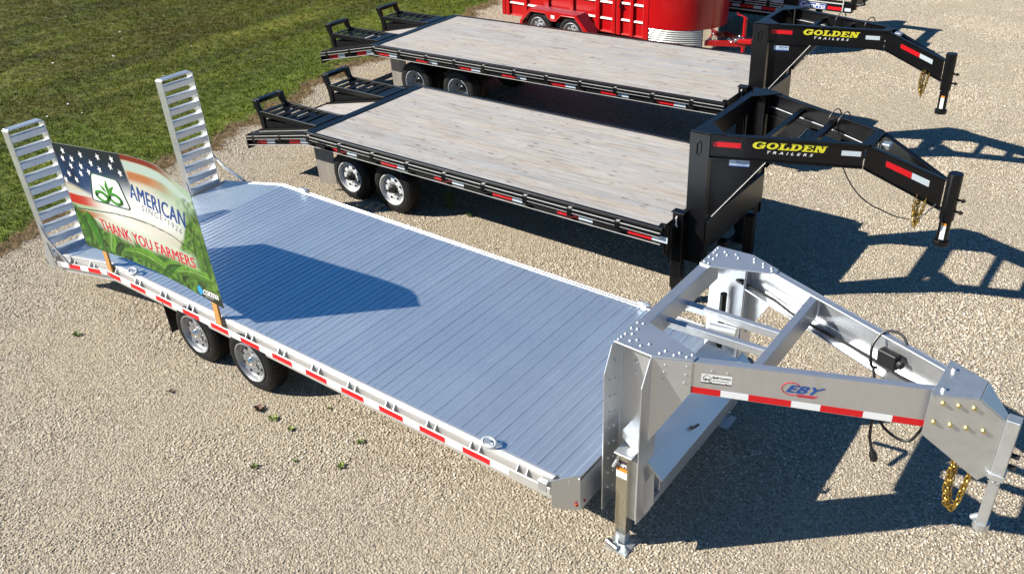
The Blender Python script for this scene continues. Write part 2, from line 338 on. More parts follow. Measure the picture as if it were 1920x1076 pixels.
# loose stones: instances generated inside one stuff object
def gravel_stones():
    B = MB(); yy = np.arange(-4.5, 21, .5); vs = []; fs = []
    for y in yy:
        l = max(edge_x(y)+.05, -6); l = max(l, 2.0-(y+3.0)*1.3-2.2) if y < 1 else l
        vs += [(l, y, .001), (10.8 if y < 4 else 8.6, y, .001)]
    for i in range(len(yy)-1): fs.append((2*i, 2*i+1, 2*i+3, 2*i+2))
    o = B.add(vs, fs).build('gravel_stones', 'stone'); o['kind'] = 'stuff'
    ng = D.node_groups.new('gravel_scatter', 'GeometryNodeTree'); ng.interface.new_socket('Geometry', in_out='INPUT', socket_type='NodeSocketGeometry'); ng.interface.new_socket('Geometry', in_out='OUTPUT', socket_type='NodeSocketGeometry')
    N_, L_ = ng.nodes.new, ng.links.new
    gi = N_('NodeGroupInput'); go = N_('NodeGroupOutput'); dp = N_('GeometryNodeDistributePointsOnFaces'); dp.inputs['Density'].default_value = 1500
    ic = N_('GeometryNodeMeshIcoSphere'); ic.inputs['Radius'].default_value = .0090; ic.inputs['Subdivisions'].default_value = 2
    nz = N_('ShaderNodeTexNoise'); nz.inputs['Scale'].default_value = 95; sp = N_('GeometryNodeSetPosition'); sub = N_('ShaderNodeVectorMath'); sub.operation = 'SUBTRACT'; sub.inputs[1].default_value = (.5, .5, .5)
    sc = N_('ShaderNodeVectorMath'); sc.operation = 'SCALE'; sc.inputs['Scale'].default_value = .0105
    L_(nz.outputs['Color'], sub.inputs[0]); L_(sub.outputs[0], sc.inputs[0]); L_(ic.outputs['Mesh'], sp.inputs['Geometry']); L_(sc.outputs[0], sp.inputs['Offset'])
    sm = N_('GeometryNodeSetMaterial'); sm.inputs['Material'].default_value = Mt['stone']; L_(sp.outputs[0], sm.inputs['Geometry'])
    ip = N_('GeometryNodeInstanceOnPoints'); rv = N_('FunctionNodeRandomValue'); rv.data_type = 'FLOAT_VECTOR'; rv.inputs[0].default_value = (-.5, -.5, 0); rv.inputs[1].default_value = (.5, .5, 6.28)
    rs = N_('FunctionNodeRandomValue'); rs.data_type = 'FLOAT_VECTOR'; rs.inputs[0].default_value = (.55, .5, .40); rs.inputs[1].default_value = (1.75, 1.25, 1.0)
    L_(gi.outputs[0], dp.inputs[0]); L_(dp.outputs['Points'], ip.inputs['Points']); L_(sm.outputs[0], ip.inputs['Instance']); L_(rv.outputs[0], ip.inputs['Rotation']); ps = N_('GeometryNodeInputPosition'); n2 = N_('ShaderNodeTexNoise'); n2.inputs['Scale'].default_value = .7; n2.inputs['Detail'].default_value = 4
    mr = N_('ShaderNodeMapRange'); mr.inputs[1].default_value = .36; mr.inputs[2].default_value = .60; mr.inputs[3].default_value = 1.22; mr.inputs[4].default_value = .68
    vm = N_('ShaderNodeVectorMath'); vm.operation = 'SCALE'; L_(ps.outputs[0], n2.inputs['Vector']); L_(n2.outputs[0], mr.inputs[0]); L_(rs.outputs[0], vm.inputs[0]); L_(mr.outputs[0], vm.inputs['Scale']); L_(vm.outputs[0], ip.inputs['Scale'])
    L_(ip.outputs[0], go.inputs[0])
    md = o.modifiers.new('scatter', 'NODES'); md.node_group = ng
gravel_stones()

# ------------------------------------------------------------------ wheels
def wheel(parent, x, yf, side, r, w, rim_r, rimmat, z=None, dish=.03, hub='chrome', holes=8, hubout=.045):
    """side=-1: outer face looks to -y. yf = y of the outer tyre face."""
    z = r if z is None else z; s = side; ax = (0, -s, 0)              # axis pointing inboard
    o = Vector((x, yf, z-.010)); global OFF
    keep = OFF; OFF = Vector((0, 0, 0)); loc = o-keep
    e = D.objects.new('wheel', None); C.objects.link(e); e.parent = parent; e.location = loc; e.empty_display_size = .1
    t = MB(); rr = rim_r*1.0
    t.lathe([(rr, .012), (rr+.012, .002), (rr+.45*(r-rr), -.004), (r-.03, .008), (r-.008, .026), (r, .05), (r, w-.05), (r-.008, w-.026), (r-.03, w-.008), (rr, w-.012), (rr, .012)], (0, 0, 0), ax, 56)
    t.build('tyre', 'rubber', e, smooth=True)
    tr = MB(); nb = 46
    for k in range(nb):                                              # tread blocks
        a = 2*math.pi*k/nb; c, si = math.cos(a), math.sin(a); a2 = a+2*math.pi/nb*.55; c2, s2 = math.cos(a2), math.sin(a2)
        for h0, h1 in ((.036, .075), (w*.5-.022, w*.5+.022), (w-.075, w-.036)):
            q = [(c*(r-.004), -s*h0, si*(r-.004)), (c2*(r-.004), -s*h0, s2*(r-.004)), (c2*(r-.004), -s*h1, s2*(r-.004)), (c*(r-.004), -s*h1, si*(r-.004))]
            mid = Vector(((c+c2)/2, 0, (si+s2)/2)).normalized(); tr.prism(q, mid*.011)
    tr.build('tread', 'rubber', e, kind='stuff')
    rm = MB(); R0 = rim_r
    rm.lathe([(R0-.004, .012), (R0+.004, -.006), (R0-.006, -.010), (R0-.016, .002), (R0-.024, dish*.7), (R0*.80, dish), (R0*.74, dish-.004), (R0*.62, dish-.016 if dish < .1 else dish), (R0*.40, dish-.010 if dish < .1 else dish+.004), (R0*.36, dish-.004 if dish < .1 else dish), (0, dish-.004 if dish < .1 else dish)], (0, 0, 0), ax, 48)
    rm.lathe([(R0-.02, .012), (R0-.02, w-.02)], (0, 0, 0), ax, 40)
    rm.build('rim', rimmat, e, smooth=True)
    hl = MB()
    for k in range(holes):
        a = 2*math.pi*(k+.5)/holes; c = Vector((math.cos(a)*R0*.66, 0, math.sin(a)*R0*.66)); yy = -s*(dish-.018 if dish < .1 else dish-.002)
        hl.cyl(c+Vector((0, yy+s*.004, 0)), c+Vector((0, yy-s*.002, 0)), R0*.085, 10)
    hl.build('vent_holes', 'hubblack', e, kind='stuff')
    hb = MB(); y0 = -s*dish
    hb.lathe([(R0*.30, 0), (R0*.30, hubout*.5), (R0*.24, hubout*.6), (R0*.23, hubout), (R0*.16, hubout*1.25), (R0*.15, hubout*1.5), (0, hubout*1.55)], (0, y0, 0), (0, s, 0), 16)
    hb.build('hub', hub, e, smooth=True)
    nu = MB()
    for k in range(8):
        a = 2*math.pi*k/8; c = Vector((math.cos(a)*R0*.42, y0+s*.0, math.sin(a)*R0*.42)); nu.cyl(c, c+Vector((0, s*.022, 0)), R0*.05, 6, R0*.04)
    nu.build('lug_nuts', 'chrome', e, kind='stuff')
    OFF = keep; return e

def chain(parent, pts, link_len=.045, r=.0055, mat='chain'):
    e = D.objects.new('safety_chain', None); C.objects.link(e); e.parent = parent; e.location = (0, 0, 0); e.empty_display_size = .05
    P = [Vector(p)-OFF for p in pts]; acc = [0]
    for a, b in zip(P, P[1:]): acc.append(acc[-1]+(b-a).length)
    nl = max(4, int(acc[-1]/(link_len*.72))); w = link_len*.34; h = link_len*.5-w*.5
    loop = [(w*math.cos(t), 0, h+w*math.sin(t)) for t in np.linspace(0, math.pi, 6)]+[(-w*math.cos(t), 0, -h-w*math.sin(t)) for t in np.linspace(0, math.pi, 6)]
    m = MB().tube(loop, r, 6, closed=True); me = None
    for i in range(nl):
        s = acc[-1]*(i+.5)/nl; k = max(j for j in range(len(acc)-1) if acc[j] <= s)
        d = P[k+1]-P[k]; q = P[k]+d*((s-acc[k])/d.length)
        if me is None:
            global OFF; kp = OFF; OFF = Vector((0, 0, 0)); o = m.build('link', mat, e, smooth=True); OFF = kp; me = o.data
        else: o = link('link', me, None, e)
        o.location = q; qt = d.to_track_quat('Z', 'Y') @ Euler((0, 0, R(90)*(i % 2)+R(random.uniform(-15, 15)))).to_quaternion(); o.rotation_euler = qt.to_euler()
    return e

exec_parts = []
# ================================================================== SILVER TRAILER
def silver():
    global OFF
    OFF = Vector((3, 1.267, 0)); YC = 1.267; my = lambda y: 2*YC-y
    T = thing('flatbed_trailer', 'silver aluminium gooseneck flatbed trailer with ribbed deck and two upright ramps', 'trailer', OFF)
    zd = .715; W0, W1 = .098, 2.436
    # deck planks
    w = .1485; prof = []
    for k in range(2):
        x = k*w/2; prof += [(x+.0010, -.016), (x+.0075, -.014), (x+.0095, -.0015), (x+.013, 0), (x+w/2-.016, 0), (x+w/2-.012, .0030), (x+w/2-.005, .0030), (x+w/2-.0015, -.001)]
    prof += [(w-.0008, -.03), (.0010, -.03)]
    kp = OFF; OFF = Vector((0, 0, 0))
    p0 = MB().prism([(a, W0, b) for a, b in prof], (0, W1-W0, 0)).build('deck_plank', 'deck', T)
    OFF = kp; me = p0.data
    xs = [.03+i*w for i in range(40)]
    for i, x in enumerate(xs):
        o = p0 if i == 0 else link('deck_plank', me, None, T)
        o.location = Vector((x, 0, zd+random.uniform(-.0008, .0008)))-OFF; o.rotation_euler = (0, random.uniform(-.002, .002), 0)
    sl = math.atan2(.255, 1.22)
    for i in range(8):
        d = .02+(i+1)*w; o = link('tail_plank', me, None, T); o.location = Vector((.03-d*math.cos(sl), 0, zd-d*math.sin(sl)))-OFF; o.rotation_euler = (0, -sl, 0)
    m = MB(); m.box(5.97, 6.028, W0+.05, my(W0+.05), .70, .722); m.build('deck_edge_strip', 'deck', T, bevel=.003)
    tz = lambda x: zd if x > .03 else zd+(x-.03)*math.tan(sl)
    # side rails, both sides; mirrored by f
    for f, nm in ((lambda y: y, 'n'), (my, 'f')):
        def run(y0, y1, z0, z1, x0=-1.2, x1=5.862):     # bent profile following deck
            b = MB(); y0, y1 = sorted((f(y0), f(y1)))
            X = [x0, .03, x1]; dz = [tz(x)-zd for x in X]
            vs = [(x, y, z+d) for x, d in zip(X, dz) for y, z in ((y0, z0), (y1, z0), (y1, z1), (y0, z1))]
            fs = [(i*4+k, i*4+(k+1) % 4, i*4+4+(k+1) % 4, i*4+4+k) for i in range(2) for k in range(4)]+[(3, 2, 1, 0), (8, 9, 10, 11)]
            return b.add(vs, fs)
        run(.048, .064, .60, .7245).build('rail_cap', 'rail', T, bevel=.002)
        run(.066, .0975, .64, .7205).build('rail_inner_lip', 'rail', T, bevel=.002)
        run(.052, .063, .50, .598).build('rail_web', 'rail', T)
        run(0, .010, .588, .655).build('rub_rail', 'rail', T, bevel=.0015)
        pk = None
        for i in range(-2, 13):
            x = .457*i+.105; d = tz(x)-zd
            if pk is None or x < .03:
                q = MB()
                for dx in (-.045, .045):
                    q.prism([(x+dx-.003, f(.0478), .702+d), (x+dx-.003, f(.0478), .60+d), (x+dx-.003, f(.0105), .60+d), (x+dx-.003, f(.0105), .652+d)], (.006, 0, 0))
                q.box(x-.045, x+.045, *sorted((f(.0125), f(.020))), .59+d, .640+d)
                o = q.build('stake_pocket', 'galv', T)
                if x >= .03: pk = (o, x)
            else: dup(pk[0], x-pk[1])
        if nm == 'n':
            red = whi = None
            for i in range(-3, 13):
                x = .4572*i
                for x0, x1, mt in ((x, x+.272, 'tapered'), (x+.274, x+.455, 'tapewhite')):
                    if x < 0: x0 += .05; x1 += .05
                    if x1 > 5.75: continue
                    if x1 < .04:
                        if x0 < -1.15: continue
                        MB().prism([(x0, -.0006, .594+tz(x0)-zd), (x1, -.0006, .594+tz(x1)-zd), (x1, -.0006, .649+tz(x1)-zd), (x0, -.0006, .649+tz(x0)-zd)], (0, -.0014, 0)).build('reflective_tape', mt, T)
                    else:
                        pr = red if mt == 'tapered' else whi
                        if pr is None:
                            o = MB().box(x0, x1, -.002, -.0006, .594, .649).build('reflective_tape', mt, T)
                            if mt == 'tapered': red = (o, x0)
                            else: whi = (o, x0)
                        else: dup(pr[0], x0-pr[1])
        # tie-down rings
        for x in (5.25, .45):
            q = MB(); yb = .066
            q.tube([(x+.062*math.cos(a), f(yb+.036*math.sin(a)), (.752 + .018*math.sin(a))) for a in np.linspace(0, 2*math.pi, 20, endpoint=False)], .013, 8, closed=True)
            rg = q.build('tie_down_ring', 'galv', T, smooth=True)
            MB().box(x-.03, x+.03, *sorted((f(.045), f(.088))), .7255, .742).build('ring_bracket', 'galv', rg, bevel=.003)
        # front corner: stub bracket, angled corner plate
        y0 = f(-.004); y1 = f(.03)
        MB().box(5.755, 5.835, *sorted((y0, y1)), .598, .692).build('end_bracket', 'galv', T, bevel=.003)
        MB().prism([(5.868, f(.012), .455), (6.028, f(.158), .40), (6.028, f(.158), .738), (5.99, f(.124), .746), (5.868, f(.012), .722)], (-.006, (f(.02)-f(.012)), 0)).build('corner_plate', 'plate', T)
        q = MB(); q.cyl((6.008, f(.136), .47), (6.020, f(.125), .47), .013, 12); q.build('marker_light', 'amber', T, smooth=True)
    MB().box(6.02, 6.028, .160, my(.160), .40, .735).build('front_panel', 'plate', T)
    q = MB(); q.cyl((6.028, .215, .46), (6.036, .215, .46), .013, 12); q.build('marker_light', 'amber', T, smooth=True)
    # underframe
    for y in (.72, my(.72)):
        MB().prism([(-1.15, y-.05, .30), (-.1, y-.05, .36), (6.3, y-.05, .36), (6.3, y-.05, .67), (.03, y-.05, .67), (-1.15, y-.05, .42)], (0, .1, 0)).build('main_beam', 'alu', T)
    for i in range(12):
        x = .25+i*.5; MB().box(x-.03, x+.03, .06, my(.06), .58, .682).build('crossmember', 'alu', T)
    MB().box(-1.235, -1.2, .03, my(.03), .33, .462).build('rear_bumper', 'plate', T, bevel=.004)
    for x in (1.418, 2.292):
        MB().cyl((x, .2, .34), (x, my(.2), .34), .045, 12).build('axle', 'blackdull', T, smooth=True)
        wheel(T, x, .034, -1, .34, .21, .213, 'rimsilver', dish=.045); wheel(T, x, my(.034), 1, .34, .21, .213, 'rimsilver', dish=.045)
    for y0, y1 in ((.05, .42), (my(.42), my(.05))):
        MB().prism([(.90, y0, .64), (.93, y0, .16), (.942, y0, .16), (.912, y0, .64)], (0, y1-y0, 0)).build('mud_flap', 'flapblack', T)
    # ramps
    for (ya, yb, xb, xt) in ((-.005, .40, -1.215, -1.30), (1.93, 2.375, -1.255, -1.315)):
        rp = D.objects.new('loading_ramp', None); C.objects.link(rp); rp.parent = T; rp.empty_display_size = .1
        B0 = Vector((xb, 0, .44)); B1 = Vector((xt, 0, 1.985)); ax = (B1-B0).normalized(); fr = Vector((ax.z, 0, -ax.x))
        for y in (ya, yb):
            q = MB(); P0, P1 = B0+Vector((0, y, 0)), B1+Vector((0, y, 0))
            q.prism([P0-fr*.072+Vector((0, -.006, 0)), P0+fr*.064+Vector((0, -.006, 0)), P0+fr*.064+Vector((0, .006, 0)), P0-fr*.072+Vector((0, .006, 0))], P1-P0)
            q.build('side_rail', 'ramp', rp, bevel=.003)
        rung = None; nr = 10
        for i in range(nr):
            t = (i+.35)/nr; Pm = B0+(B1-B0)*t
            if rung is None:
                q = MB(); a = Pm+Vector((0, ya+.0085, 0)); L = yb-ya-.017
                sec = [(-.068, .024), (.046, .042), (.060, .032), (.060, -.036), (.050, -.036), (.050, .020), (-.068, .008)]
                q.prism([a+fr*s+ax*h for s, h in sec], (0, L, 0)); rung = (q.build('rung', 'ramp', rp, bevel=.003), Pm)
            else: d = Pm-rung[1]; dup(rung[0], *d)
        q = MB(); q.prism([B1+Vector((0, ya+.0085, .0))+fr*.064, B1+Vector((0, ya+.0085, 0))-fr*.07, B1+Vector((0, ya+.0085, .014))-fr*.07, B1+Vector((0, ya+.0085, .014))+fr*.064], (0, yb-ya-.017, 0)); q.build('end_cap', 'ramp', rp, bevel=.003)
        out = ya if ya < 1 else yb; sg = -1 if ya < 1 else 1
        q = MB(); y = out+sg*.018
        Pq = [B0+(B1-B0)*.28+Vector((0, y, 0)), Vector((-1.06, y+sg*.02, .72)), Vector((-.60, f0(out), .50)) if False else Vector((-.80, (-.016 if sg < 0 else 2.552), .48))]
        for a, b in zip(Pq, Pq[1:]): q.bar(a, b, .012, .034)
        q.build('ramp_strut', 'ramp', rp)
        q = MB()
        for y2 in (ya-.018, yb+.012):
            q.prism([(xb-.10, y2, .30), (xb+.02, y2, .30), (xb+.05, y2, .46), (xb+.015, y2, .66), (xb-.045, y2, .60), (xb-.13, y2, .44)], (0, .006, 0))
        q.build('hinge_bracket', 'galv', rp)
    # ---------------- gooseneck
    O = (6.41, .446); E_ = (8.058, 1.123); dx, dy = E_[0]-O[0], E_[1]-O[1]; Ln = math.hypot(dx, dy); ux, uy = dx/Ln, dy/Ln
    Zt = 1.798
    for f, side in ((lambda y: y, 0), (my, 1)):
        inn = 1 if side == 0 else -1
        pt = lambda s, o, z: (O[0]+ux*s-uy*o, f(O[1]+uy*s+ux*o), z)      # s along beam, o inboard
        # web, top flange, bottom flange
        MB().prism([pt(.0, 0, 1.548), pt(Ln, 0, 1.498), pt(Ln, 0, Zt-.002), pt(.0, 0, Zt-.002)], Vector(pt(0, .007, 0))-Vector(pt(0, 0, 0))).build('beam_web', 'alu', T)
        MB().prism([pt(.02, .0075, Zt-.014), pt(Ln, .0075, Zt-.014), pt(Ln, .055, Zt-.014), pt(.02, .068, Zt-.014)], (0, 0, .012)).build('beam_top_flange', 'plate', T, bevel=.002)
        MB().prism([pt(.0, .0075, 1.550), pt(Ln, .0075, 1.500), pt(Ln, .10, 1.500), pt(.0, .11, 1.550)], (0, 0, .010)).build('beam_bottom_flange', 'alu', T)
        # gusset sheet on beam (tan reflecting plate) in beam plane, proud outward
        n_ = Vector(pt(0, -1, 0))-Vector(pt(0, 0, 0))
        MB().prism([Vector(p)+n_*.001 for p in (pt(0, 0, 1.792), pt(.268, 0, 1.792), pt(.268, 0, 1.535), pt(.0, 0, 1.06))], n_*.006).build('gusset_plate', 'plate', T)
        q = MB()
        for s, z in ((.09, 1.75), (.085, 1.69), (.08, 1.63), (.235, 1.76), (.23, 1.69), (.225, 1.62), (.40, 1.74), (.385, 1.66), (.50, 1.735), (.49, 1.65)):
            c = Vector(pt(s, 0, z)); q.cyl(c+n_*(.006 if s < .27 else 0), c+n_*(.014 if s < .27 else .008), .0085, 8, .006)
        q.build('web_bolts', 'bolt', T, kind='stuff')
        # posts
        MB().prism([(6.105, f(.33), .31), (6.105, f(.555), .31), (6.105, f(.555), 1.795), (6.105, f(.425), 1.795), (6.105, f(.33), 1.60)], (.009, 0, 0)).build('post_rear_flange', 'alu', T, bevel=.002)
        MB().prism([(6.406, f(.318), .34), (6.406, f(.555), .30), (6.406, f(.555), 1.795), (6.406, f(.42), 1.795), (6.406, f(.318), 1.61)], (.009, 0, 0)).build('post_front_flange', 'alu', T, bevel=.002)
        MB().box(6.1145, 6.4055, *sorted((f(.556), f(.566))), .31, 1.79).build('post_web', 'alu', T)
        MB().prism([(6.117, f(.5545), 1.785), (6.403, f(.5545), 1.785), (6.403, f(.5545), .9), (6.30, f(.5545), 1.30), (6.19, f(.5545), 1.72)], (0, f(.549)-f(.5545), 0)).build('post_doubler', 'plate', T)
        q = MB()
        for i in range(9):
            for k in range(2):
                x = 6.1155; z = 1.66-i*.145-.03*k; y = f(.40+.07*k) if z < 1.6 or k else f(.45); q.cyl((x, y, z), (x+.012, y, z), .0095, 8, .007)
        for i in range(6): q.cyl((6.34, f(.549), 1.70-i*.1), (6.34, f(.537), 1.70-i*.1), .010, 8, .007)
        for i in range(3): q.cyl((6.24, f(.549), 1.72-i*.09), (6.24, f(.535), 1.72-i*.09), .012, 8, .008)
        q.build('post_bolts', 'bolt', T, kind='stuff')
        # top plates with bolts
        pl = [(6.106, .456), (6.106, .783), (6.195, .795), (6.63, .637), (6.668, .596), (6.663, .551), (6.41, .441)]
        po = MB().prism([(x, f(y), Zt) for x, y in pl], (0, 0, .010)).build('corner_top_plate', 'plate', T, bevel=.002)
        q = MB()
        for x, y in ((6.13, .745), (6.17, .755), (6.13, .66), (6.17, .67), (6.13, .575), (6.17, .60), (6.125, .53), (6.125, .49), (6.20, .52), (6.235, .555), (6.29, .51), (6.33, .555), (6.44, .50), (6.46, .545), (6.53, .535), (6.55, .58), (6.61, .565), (6.63, .605)):
            q.lathe([(.0115, 0), (.0105, .005), (.006, .009), (0, .0095)], (x, f(y), Zt+.010), (0, 0, 1), 8)
        q.build('plate_rivets', 'bolt', po, smooth=True, kind='stuff')
        # jack leg
        y0, y1 = sorted((f(.355), f(.455)))
        jk = MB().box(6.212, 6.310, y0, y1, .13, .915).build('jack_leg', 'zincjack', T, bevel=.004)
        MB().box(6.222, 6.300, y0+.012, y1-.012, .012, .1295).build('inner_leg', 'galv', jk)
        MB().box(6.185, 6.365, *sorted((f(.27), f(.47))), .001, .0115).build('foot_plate', 'galv', jk)
        MB().box(6.196, 6.342, y0-.012, y1+.03, .916, .928).build('top_cap', 'galv', jk, bevel=.002)
        MB().cyl((6.19, f(.30), .055), (6.30, f(.27), .055), .030, 12).build('foot_pin', 'chrome', jk, smooth=True)
        MB().box(6.3105, 6.378, *sorted((f(.40), f(.53))), .28, .86).build('jack_bracket', 'galv', jk)
        if side == 0:
            MB().tube([(6.20, .35, .82), (6.20, .335, .80), (6.235, .335, .885)], .012, 8).build('pull_handle', 'galv', jk, smooth=True)
            for z0, z1, mt in ((.80, .868, 'purple'), (.764, .798, 'orange'), (.70, .762, 'white')):
                patch('warning_label', mt, jk, [(6.216, .355, z0), (6.306, .355, z0), (6.306, .355, z1), (6.216, .355, z1)], (0, -1, 0))
            decal('label_text', 'white', jk, 'RAM', (6.228, .3525, .846), (6.30, .3525, .846), (6.30, .3525, .812), (6.228, .3525, .812), bold=.03)
        MB().prism([(6.395, f(.452), .63), (6.478, f(.452), .81), (6.486, f(.452), .485), (6.402, f(.452), .30)], (0, f(.446)-f(.452), 0)).build('side_tab', 'plate', T)
    MB().box(6.108, 6.192, .60, my(.60), 1.60, 1.797).build('cross_beam', 'alu', T, bevel=.003)
    MB().box(6.12, 6.19, .57, my(.57), .62, .86).build('lower_cross_beam', 'alu', T)
    ys_ = O[1]+uy/ux*(7.02-O[0])+.012
    MB().box(6.992, 7.05, ys_+.02, my(ys_+.02), 1.60, 1.792).build('front_cross_beam', 'alu', T, bevel=.003)
    for (xa, ya, xb, yb, z) in ((6.192, 1.40, 6.99, 1.405, 1.65), (6.192, 1.115, 6.99, 1.15, 1.65)):
        MB().bar((xa, ya, z), (xb, yb, z), .045, .018).build('cross_bar', 'plate', T)
        MB().bar((xa, ya-.03, z-.02), (xb, yb-.03, z-.02), .012, .05).build('cross_bar_lip', 'plate', T)
    # tool box with sloping lid
    bx = MB().prism([(6.20, .575, .50), (6.462, .575, .50), (6.462, .575, .60), (6.52, .575, .725), (6.20, .575, .985)], (0, my(.575)-.575, 0)).build('tool_box', 'alu', T, bevel=.004)
    ld = MB().prism([(6.43, .452, .858), (6.545, .452, .742), (6.537, .452, .730), (6.20, .452, .99), (6.20, .452, 1.06)], (0, my(.452)-.452, 0)).build('lid', 'plate', bx, bevel=.002)
    MB().cyl((6.475, 1.02, .81), (6.485, 1.02, .822), .014, 10).bar((6.49, 1.00, .825), (6.51, 1.085, .818), .014, .016).build('latch', 'flapblack', bx)
    MB().box(6.20, 6.466, .47, my(.47), .44, .498).build('box_sill', 'alu', T)
    # inside: drop leg crank, hydraulic tube
    MB().cyl((6.27, 1.90, .7), (6.27, 1.90, 1.50), .028, 12).build('drive_shaft', 'blackdull', T, smooth=True)
    MB().cyl((6.42, 1.33, 1.55), (6.62, 1.36, 1.55), .05, 14).build('gear_housing', 'galv', T, smooth=True)
    MB().tube([(6.45, 1.70, .98), (6.58, 1.62, 1.10), (6.60, 1.60, 1.10), (6.72, 1.55, .92)], .02, 8).build('crank_handle', 'galv', T, smooth=True)
    # tape, badge, sticker on near beam
    pt = lambda s, z, o=0: (O[0]+ux*s+uy*o, O[1]+uy*s-ux*o, z); nn = (uy, -ux, 0)
    zb = lambda s: 1.548-.05*s/Ln
    s0 = .273
    for i, (a, b, mt) in enumerate(((0, .197, 0), (.197, .38, 1), (.38, .655, 0), (.655, .84, 1), (.84, 1.105, 0), (1.105, 1.285, 1), (1.285, 1.505, 0))):
        a += s0; b = b+s0-.002
        patch('reflective_tape', ('tapered', 'tapewhite')[mt], T, [pt(a, zb(a)+.004), pt(b, zb(b)+.004), pt(b, zb(b)+.054), pt(a, zb(a)+.054)], nn)
    st = patch('dealer_sticker', 'white', T, [pt(.335, 1.638), pt(.535, 1.638), pt(.535, 1.710), pt(.335, 1.710)], nn)
    patch('sticker_band', 'blackprint', st, [pt(.335, 1.638, .0015), pt(.535, 1.638, .0015), pt(.535, 1.646, .0015), pt(.335, 1.646, .0015)], nn, .0006)
    decal('sticker_text', 'blackprint', st, 'Bluff Country', pt(.408, 1.700), pt(.527, 1.700), pt(.527, 1.679), pt(.408, 1.679), nn, .0028, bold=.02)
    decal('sticker_text', 'blackprint', st, 'AG & Equipment', pt(.408, 1.672), pt(.515, 1.672), pt(.515, 1.658), pt(.408, 1.658), nn, .0028)
    q = MB(); q.tube([pt(.372+.026*math.cos(a), 1.678+.026*math.sin(a), .0025) for a in np.linspace(-.3, 4.6, 18)], .0016, 4); q.prism([pt(.352, 1.664, .0024), pt(.394, 1.664, .0024), pt(.388, 1.678, .0024), pt(.374, 1.672, .0024), pt(.362, 1.682, .0024)], Vector(nn)*.0006); q.build('sticker_emblem', 'blackprint', st)
    decal('badge_text', 'blueprint', T, 'EBY', pt(.895, 1.703), pt(1.125, 1.705), pt(1.095, 1.643), pt(.885, 1.648), nn, .0030, bold=.035, shear=.25)
    q = MB(); q.tube([pt(.915+.062*math.cos(a), 1.675+.05*math.sin(a), .0016) for a in np.linspace(.75, 5.3, 26)], .0030, 4); q.build('badge_ring', 'redprint', T)
    for k in range(3):
        patch('badge_stripe', 'redprint', T, [pt(.955, 1.631-.008*k), pt(1.085-.01*k, 1.631-.008*k), pt(1.088-.01*k, 1.635-.008*k), pt(.955, 1.635-.008*k)], nn)
    # coupler head
    for f in (lambda y: y, my):
        a, b = Vector((8.056, f(1.053), 0)), Vector((8.454, f(1.2315), 0)); d = (b-a)
        def cp(x, z): return a+d*((x-8.056)/(8.454-8.056))+Vector((0, 0, z))
        MB().prism([cp(8.035, 1.80), cp(8.035, 1.49), cp(8.398, 1.16), cp(8.454, 1.22), cp(8.454, 1.649), cp(8.289, 1.80)], (0, f(.008)-f(0), 0)).build('coupler_side', 'galv', T, bevel=.002)
        q = MB(); n_ = Vector((d.y, -d.x, 0)).normalized()*(1 if f(0) == 0 else -1)
        for x, z in ((8.108, 1.751), (8.192, 1.744), (8.274, 1.738), (8.085, 1.60), (8.175, 1.59), (8.262, 1.58), (8.354, 1.569)):
            c = cp(x, z); q.cyl(c, c+n_*.018, .016, 6, .013)
        q.build('coupler_bolts', 'goldbolt', T, kind='stuff')
    MB().prism([(8.036, 1.046, 1.801), (8.036, my(1.046), 1.801), (8.289, my(1.160), 1.801), (8.289, 1.160, 1.801)], (0, 0, .009)).build('coupler_top', 'galv', T, bevel=.002)
    MB().prism([(8.291, 1.162, 1.80), (8.291, my(1.162), 1.80), (8.450, my(1.232), 1.655), (8.450, 1.232, 1.655)], (.006, 0, .006)).build('coupler_slope', 'galv', T)
    q = MB(); q.cyl((8.085, 1.13, 1.81), (8.085, 1.13, 1.828), .018, 6, .014); q.cyl((8.085, my(1.16), 1.81), (8.085, my(1.16), 1.828), .018, 6, .014); q.build('top_bolts', 'bolt', T, kind='stuff')
    MB().box(8.456, 8.536, 1.222, 1.312, 1.19, 1.675).build('coupler_tube', 'galv', T, bevel=.005)
    MB().box(8.448, 8.544, 1.214, 1.320, 1.20, 1.245).build('tube_collar', 'galv', T, bevel=.003)
    MB().box(8.462, 8.528, 1.229, 1.304, .80, 1.1895).build('inner_tube', 'galv', T, bevel=.004)
    MB().cyl((8.495, 1.267, .745), (8.495, 1.267, .80), .052, 10).cyl((8.43, 1.267, .80), (8.47, 1.267, .84), .02, 8).build('ball_socket', 'galv', T)
    q = MB()
    for z in (1.40, 1.31): q.cyl((8.537, 1.267, z), (8.585, 1.267, z), .018, 8)
    q.build('set_bolts', 'flapblack', T, kind='stuff')
    MB().tube([(8.46, 1.18, 1.21), (8.475, 1.172, 1.235), (8.49, 1.18, 1.205), (8.505, 1.17, 1.23)], .005, 6).build('hitch_pin', 'chrome', T, smooth=True)
    chain(T, [(8.247, 1.221, 1.30), (8.238, 1.221, 1.20), (8.236, 1.225, 1.00), (8.262, 1.235, .855), (8.298, 1.243, .815), (8.325, 1.25, .875), (8.335, 1.258, 1.02), (8.352, 1.266, 1.18)], .046, .0055)
    chain(T, [(8.262, 1.235, 1.27), (8.255, 1.235, 1.15), (8.256, 1.235, .98), (8.278, 1.24, .89), (8.30, 1.245, .87)], .046, .0055)
    # cables
    ff = [(6.22, 2.07, 1.60), (6.30, 2.02, 1.60), (6.44, 1.985, 1.585), (6.60, 1.925, 1.59), (6.70, 1.885, 1.590), (6.86, 1.82, 1.565), (7.01, 1.76, 1.565), (7.33, 1.63, 1.585), (7.52, 1.56, 1.585), (7.76, 1.465, 1.57), (7.98, 1.38, 1.595)]
    MB().tube(ff, .011, 8).build('cable', 'cable', T, smooth=True)
